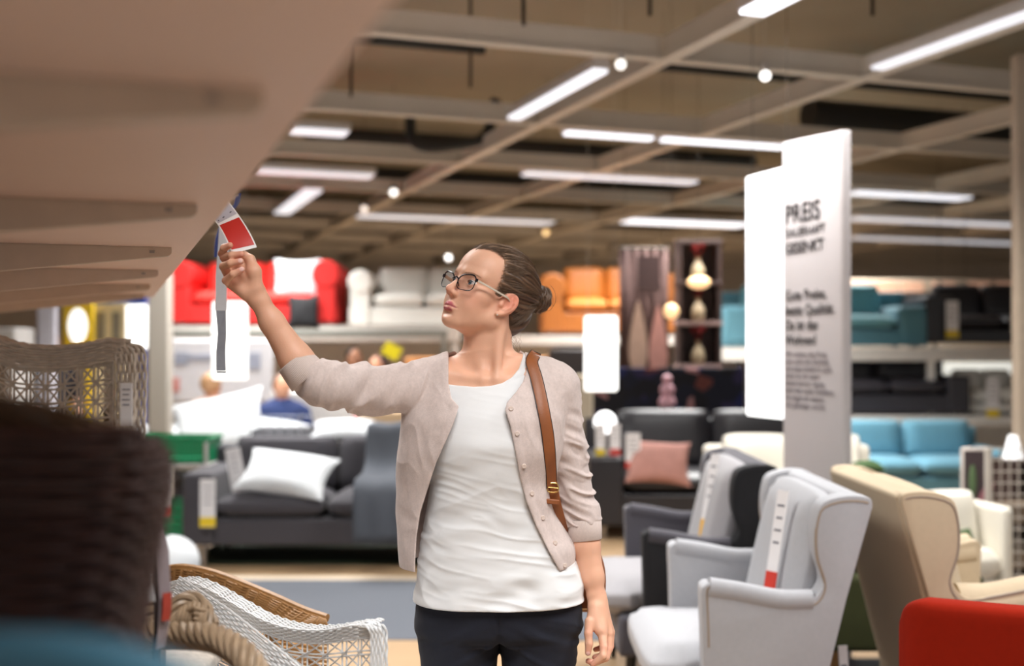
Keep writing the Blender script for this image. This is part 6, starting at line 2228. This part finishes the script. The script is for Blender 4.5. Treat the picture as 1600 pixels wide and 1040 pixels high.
fr = catmull([P(276, 915, 2.50) - o_, P(310, 938, 2.44) - o_, P(350, 965, 2.36) - o_, P(400, 1005, 2.27) - o_, P(455, 1050, 2.18) - o_, P(520, 1110, 2.12) - o_, P(560, 1180, 2.1) - o_], 8)
wband(bm, fr, [Vector((-.012, -.012, -.040))] * len(fr), 10, .0023, .0020, .030)
bm_obj('front_band', bm, white_w, t)
bm2 = cushion_bm(.62, .46, .07, 8)
for v_ in bm2.verts: v_.co = Matrix.Rotation(-.5, 3, 'Z') @ v_.co + Vector((.02, .02, .20))
bm_obj('seat', bm2, white_w, t)
for x, y in ((-.28, .18), (.22, -.24), (.30, .10), (-.08, -.2)):
    bm = bmesh.new(); add_cyl(bm, (x * .9, y * .9, 0), (x * .9, y * .9, .2), .016); bm_obj('leg', bm, white_w, t)

# tan woven chair arm behind it
tan_w = mat('tan_wicker', rgb(172, 128, 78), .5, var=.18, scale=70)
t = thing('wicker_armchair', 'tan closely woven wicker chair with arched side opening', 'chair', (P(390, 980, 3.0).x, 3.0, PZ))
o_ = Vector(t.location)
tp = [(250, 892, 3.10), (285, 888, 3.06), (330, 896, 3.02), (380, 914, 2.98), (430, 935, 2.93), (475, 955, 2.89), (510, 967, 2.86)]
bp = [(250, 925, 3.10), (285, 925, 3.06), (330, 936, 3.02), (365, 948, 2.98), (410, 962, 2.93), (430, 982, 2.89), (514, 976, 2.86)]
ntop = catmull([P(*q) - o_ for q in tp], 8)
nbot = catmull([P(*q) - o_ for q in bp], 8)
bm = bmesh.new()
nr = 22
for j in range(nr):
    f = j / (nr - 1)
    pts = []
    for i in range(len(ntop)):
        p_ = ntop[i].lerp(nbot[i], f)
        pts.append(p_ + Vector((0, -.004 * math.sin(i * 1.1 + j * math.pi) - .010 * math.sin(f * math.pi), 0)))
    add_tube(bm, pts, .0030, 5)
for i in range(0, len(ntop), 2):
    pts = [ntop[i].lerp(nbot[i], f / 5) + Vector((0, -.003 - .010 * math.sin(f / 5 * math.pi), 0)) for f in range(6)]
    add_tube(bm, pts, .0030, 5)
add_tube(bm, [p_ + Vector((0, .015, 0)) for p_ in ntop], .012, 8)
bm_obj('woven_arm', bm, tan_w, t)
bm = bmesh.new()      # lower panel with the arch
arch = catmull([P(*q) - o_ for q in [(362, 948, 2.985), (385, 950, 2.96), (402, 960, 2.94), (413, 975, 2.93), (425, 1000, 2.92), (432, 1050, 2.92)]], 6)
wband(bm, arch, [Vector((.014, 0, .008))] * len(arch), 4, .0032, .002, .03)
for j in range(26):
    z = P(0, 978, 2.9).z - o_.z - j * .011
    a = P(424 + min(j, 4) * 1.5, 980, 2.91) - o_; b = P(512, 980, 2.86) - o_
    pts = [Vector((a.x + (b.x - a.x) * k / 14, a.y + (b.y - a.y) * k / 14 - .003 * math.sin(k * 1.6 + j * math.pi), z)) for k in range(15)]
    add_tube(bm, pts, .0040, 5)
bm_obj('front_leg_panel', bm, tan_w, t)
bm2 = cushion_bm(.5, .5, .08, 8)
for v_ in bm2.verts: v_.co += Vector((-.14, .30, .18))
bm_obj('seat', bm2, tan_w, t)
for x in (-.3, .08):
    for y in (.08, .5):
        bm = bmesh.new(); add_cyl(bm, (x, y, 0), (x, y, .18), .018); bm_obj('leg', bm, tan_w, t)

# thick rope-like braided chair
rope_m = mat('rope_cane', rgb(150, 128, 104), .4, var=.25, scale=45)
t = thing('wicker_armchair', 'grey-brown chair of thick braided cane at the bottom left', 'chair', (P(300, 1000, 1.9).x, 1.9, PZ))
o_ = Vector(t.location)
def braid(bm, path, R_, n, r, pitch, flat=1.):
    prevx = None
    rings_ = [[] for _ in range(n)]
    s_ = 0
    for i, p_ in enumerate(path):
        d = (path[min(i + 1, len(path) - 1)] - path[max(i - 1, 0)]).normalized()
        if i: s_ += (path[i] - path[i - 1]).length
        x = d.orthogonal().normalized() if prevx is None else (prevx - d * prevx.dot(d)).normalized()
        prevx = x; y = d.cross(x)
        for k in range(n):
            a = 2 * math.pi * (k / n + s_ / pitch)
            rings_[k].append(p_ + x * math.cos(a) * R_ + y * math.sin(a) * R_ * flat)
    for q in rings_: add_tube(bm, q, r, 6)
bm = bmesh.new()
rail = catmull([P(215, 985, 2.0) - o_, P(258, 990, 1.95) - o_, P(300, 992, 1.9) - o_, P(338, 996, 1.85) - o_, P(372, 1015, 1.8) - o_, P(398, 1045, 1.76) - o_, P(410, 1100, 1.74) - o_, P(412, 1240, 1.74) - o_], 14)
braid(bm, rail, .017, 7, .0072, .16)
bm_obj('braided_rim', bm, rope_m, t)
bm = bmesh.new()
cap_ = catmull([P(262, 990, 1.97) - o_, P(268, 960, 1.98) - o_, P(282, 938, 1.99) - o_, P(305, 934, 2.0) - o_, P(322, 950, 2.0) - o_, P(334, 978, 1.98) - o_], 10)
braid(bm, cap_, .008, 4, .0055, .12)
for j in range(9):      # slanted canes filling the cap
    x = 276 + j * 6.4
    yt = np.interp(x, [266, 282, 305, 322, 336], [962, 942, 938, 952, 980])
    add_tube(bm, catmull([P(x - 9, 992, 1.985) - o_, P(x - 3, (992 + yt) / 2, 1.97) - o_, P(x + 3, yt, 1.99) - o_], 4), .0048, 6)
for j in range(6):
    y = 950 + j * 8
    add_tube(bm, [P(281 + j * 1.5, y + 6, 1.99) - o_, P(306, y - 1, 1.965) - o_, P(326 + j, y + 3, 1.99) - o_], .0040, 6)
bm_obj('braided_back', bm, rope_m, t)
bm = bmesh.new()      # tall column of flat twists at the left
for j in range(26):
    z0_ = P(0, 862, 2.0).z - o_.z - j * .0165
    xs = P(243, 0, 2.0).x - o_.x
    add_tube(bm, catmull([Vector((xs - .030, .10, z0_ - .006)), Vector((xs - .012, .085, z0_ + .002)), Vector((xs + .008, .09, z0_ + .006))], 4), (.0085, .006), 6)
add_box(bm, (P(240, 0, 2.0).x - o_.x - .012, .12, .33), (.05, .03, .62))
bm_obj('braided_post', bm, rope_m, t)
bm2 = cushion_bm(.5, .5, .10, 8)
for v_ in bm2.verts: v_.co += Vector((-.02, .10, .30))
bm_obj('seat', bm2, rope_m, t)
for x in (-.2, .16):
    for y in (-.1, .3):
        bm = bmesh.new(); add_cyl(bm, (x, y, 0), (x, y, .26), .02); bm_obj('leg', bm, rope_m, t)
# long dark ticket hanging beside the braided post
t = thing('price_tag', 'long dark hanging ticket with brown-red field by the braided chair', 'tag', tuple(P(252, 835, 1.78)))
o_ = Vector(t.location)
bm = bmesh.new(); ribbon_tube(bm, [(P(248, 820, 1.78) - o_, .9), (P(256, 860, 1.78) - o_, .8), (P(259, 930, 1.78) - o_, .75), (P(257, 975, 1.78) - o_, .8), (P(252, 1010, 1.78) - o_, 1.1)], .019, .0006)
bm_obj('ticket', bm, mat('ticket_grey', rgb(140, 128, 132), .5, var=.1), t, smooth=False)
bm = bmesh.new(); ribbon_tube(bm, [(P(262, 925, 1.775) - o_, .75), (P(262, 948, 1.775) - o_, .75), (P(260, 968, 1.775) - o_, .8)], .014, .0008)
bm_obj('red_field', bm, mat('ticket_brownred', rgb(168, 62, 48), .5), t, smooth=False, label='brown-red field')
bm = bmesh.new(); add_tube(bm, catmull([P(243, 812, 1.80) - o_, P(246, 850, 1.79) - o_, P(247, 920, 1.79) - o_, P(246, 1000, 1.79) - o_, P(244, 1040, 1.79) - o_], 5), (.0055, .0012), 6)
bm_obj('dark_strip', bm, mat('strip_dark', rgb(44, 36, 38), .5), t)
t = thing('label_card', 'pale blurred card between the dark chair and the braided post', 'card', tuple(P(230, 905, 1.7)))
bm = bmesh.new(); add_box(bm, (0, 0, 0), (.020, .003, .065), Matrix.Rotation(-.12, 3, 'Y')); bm_obj('card_sheet', bm, white_c, t)
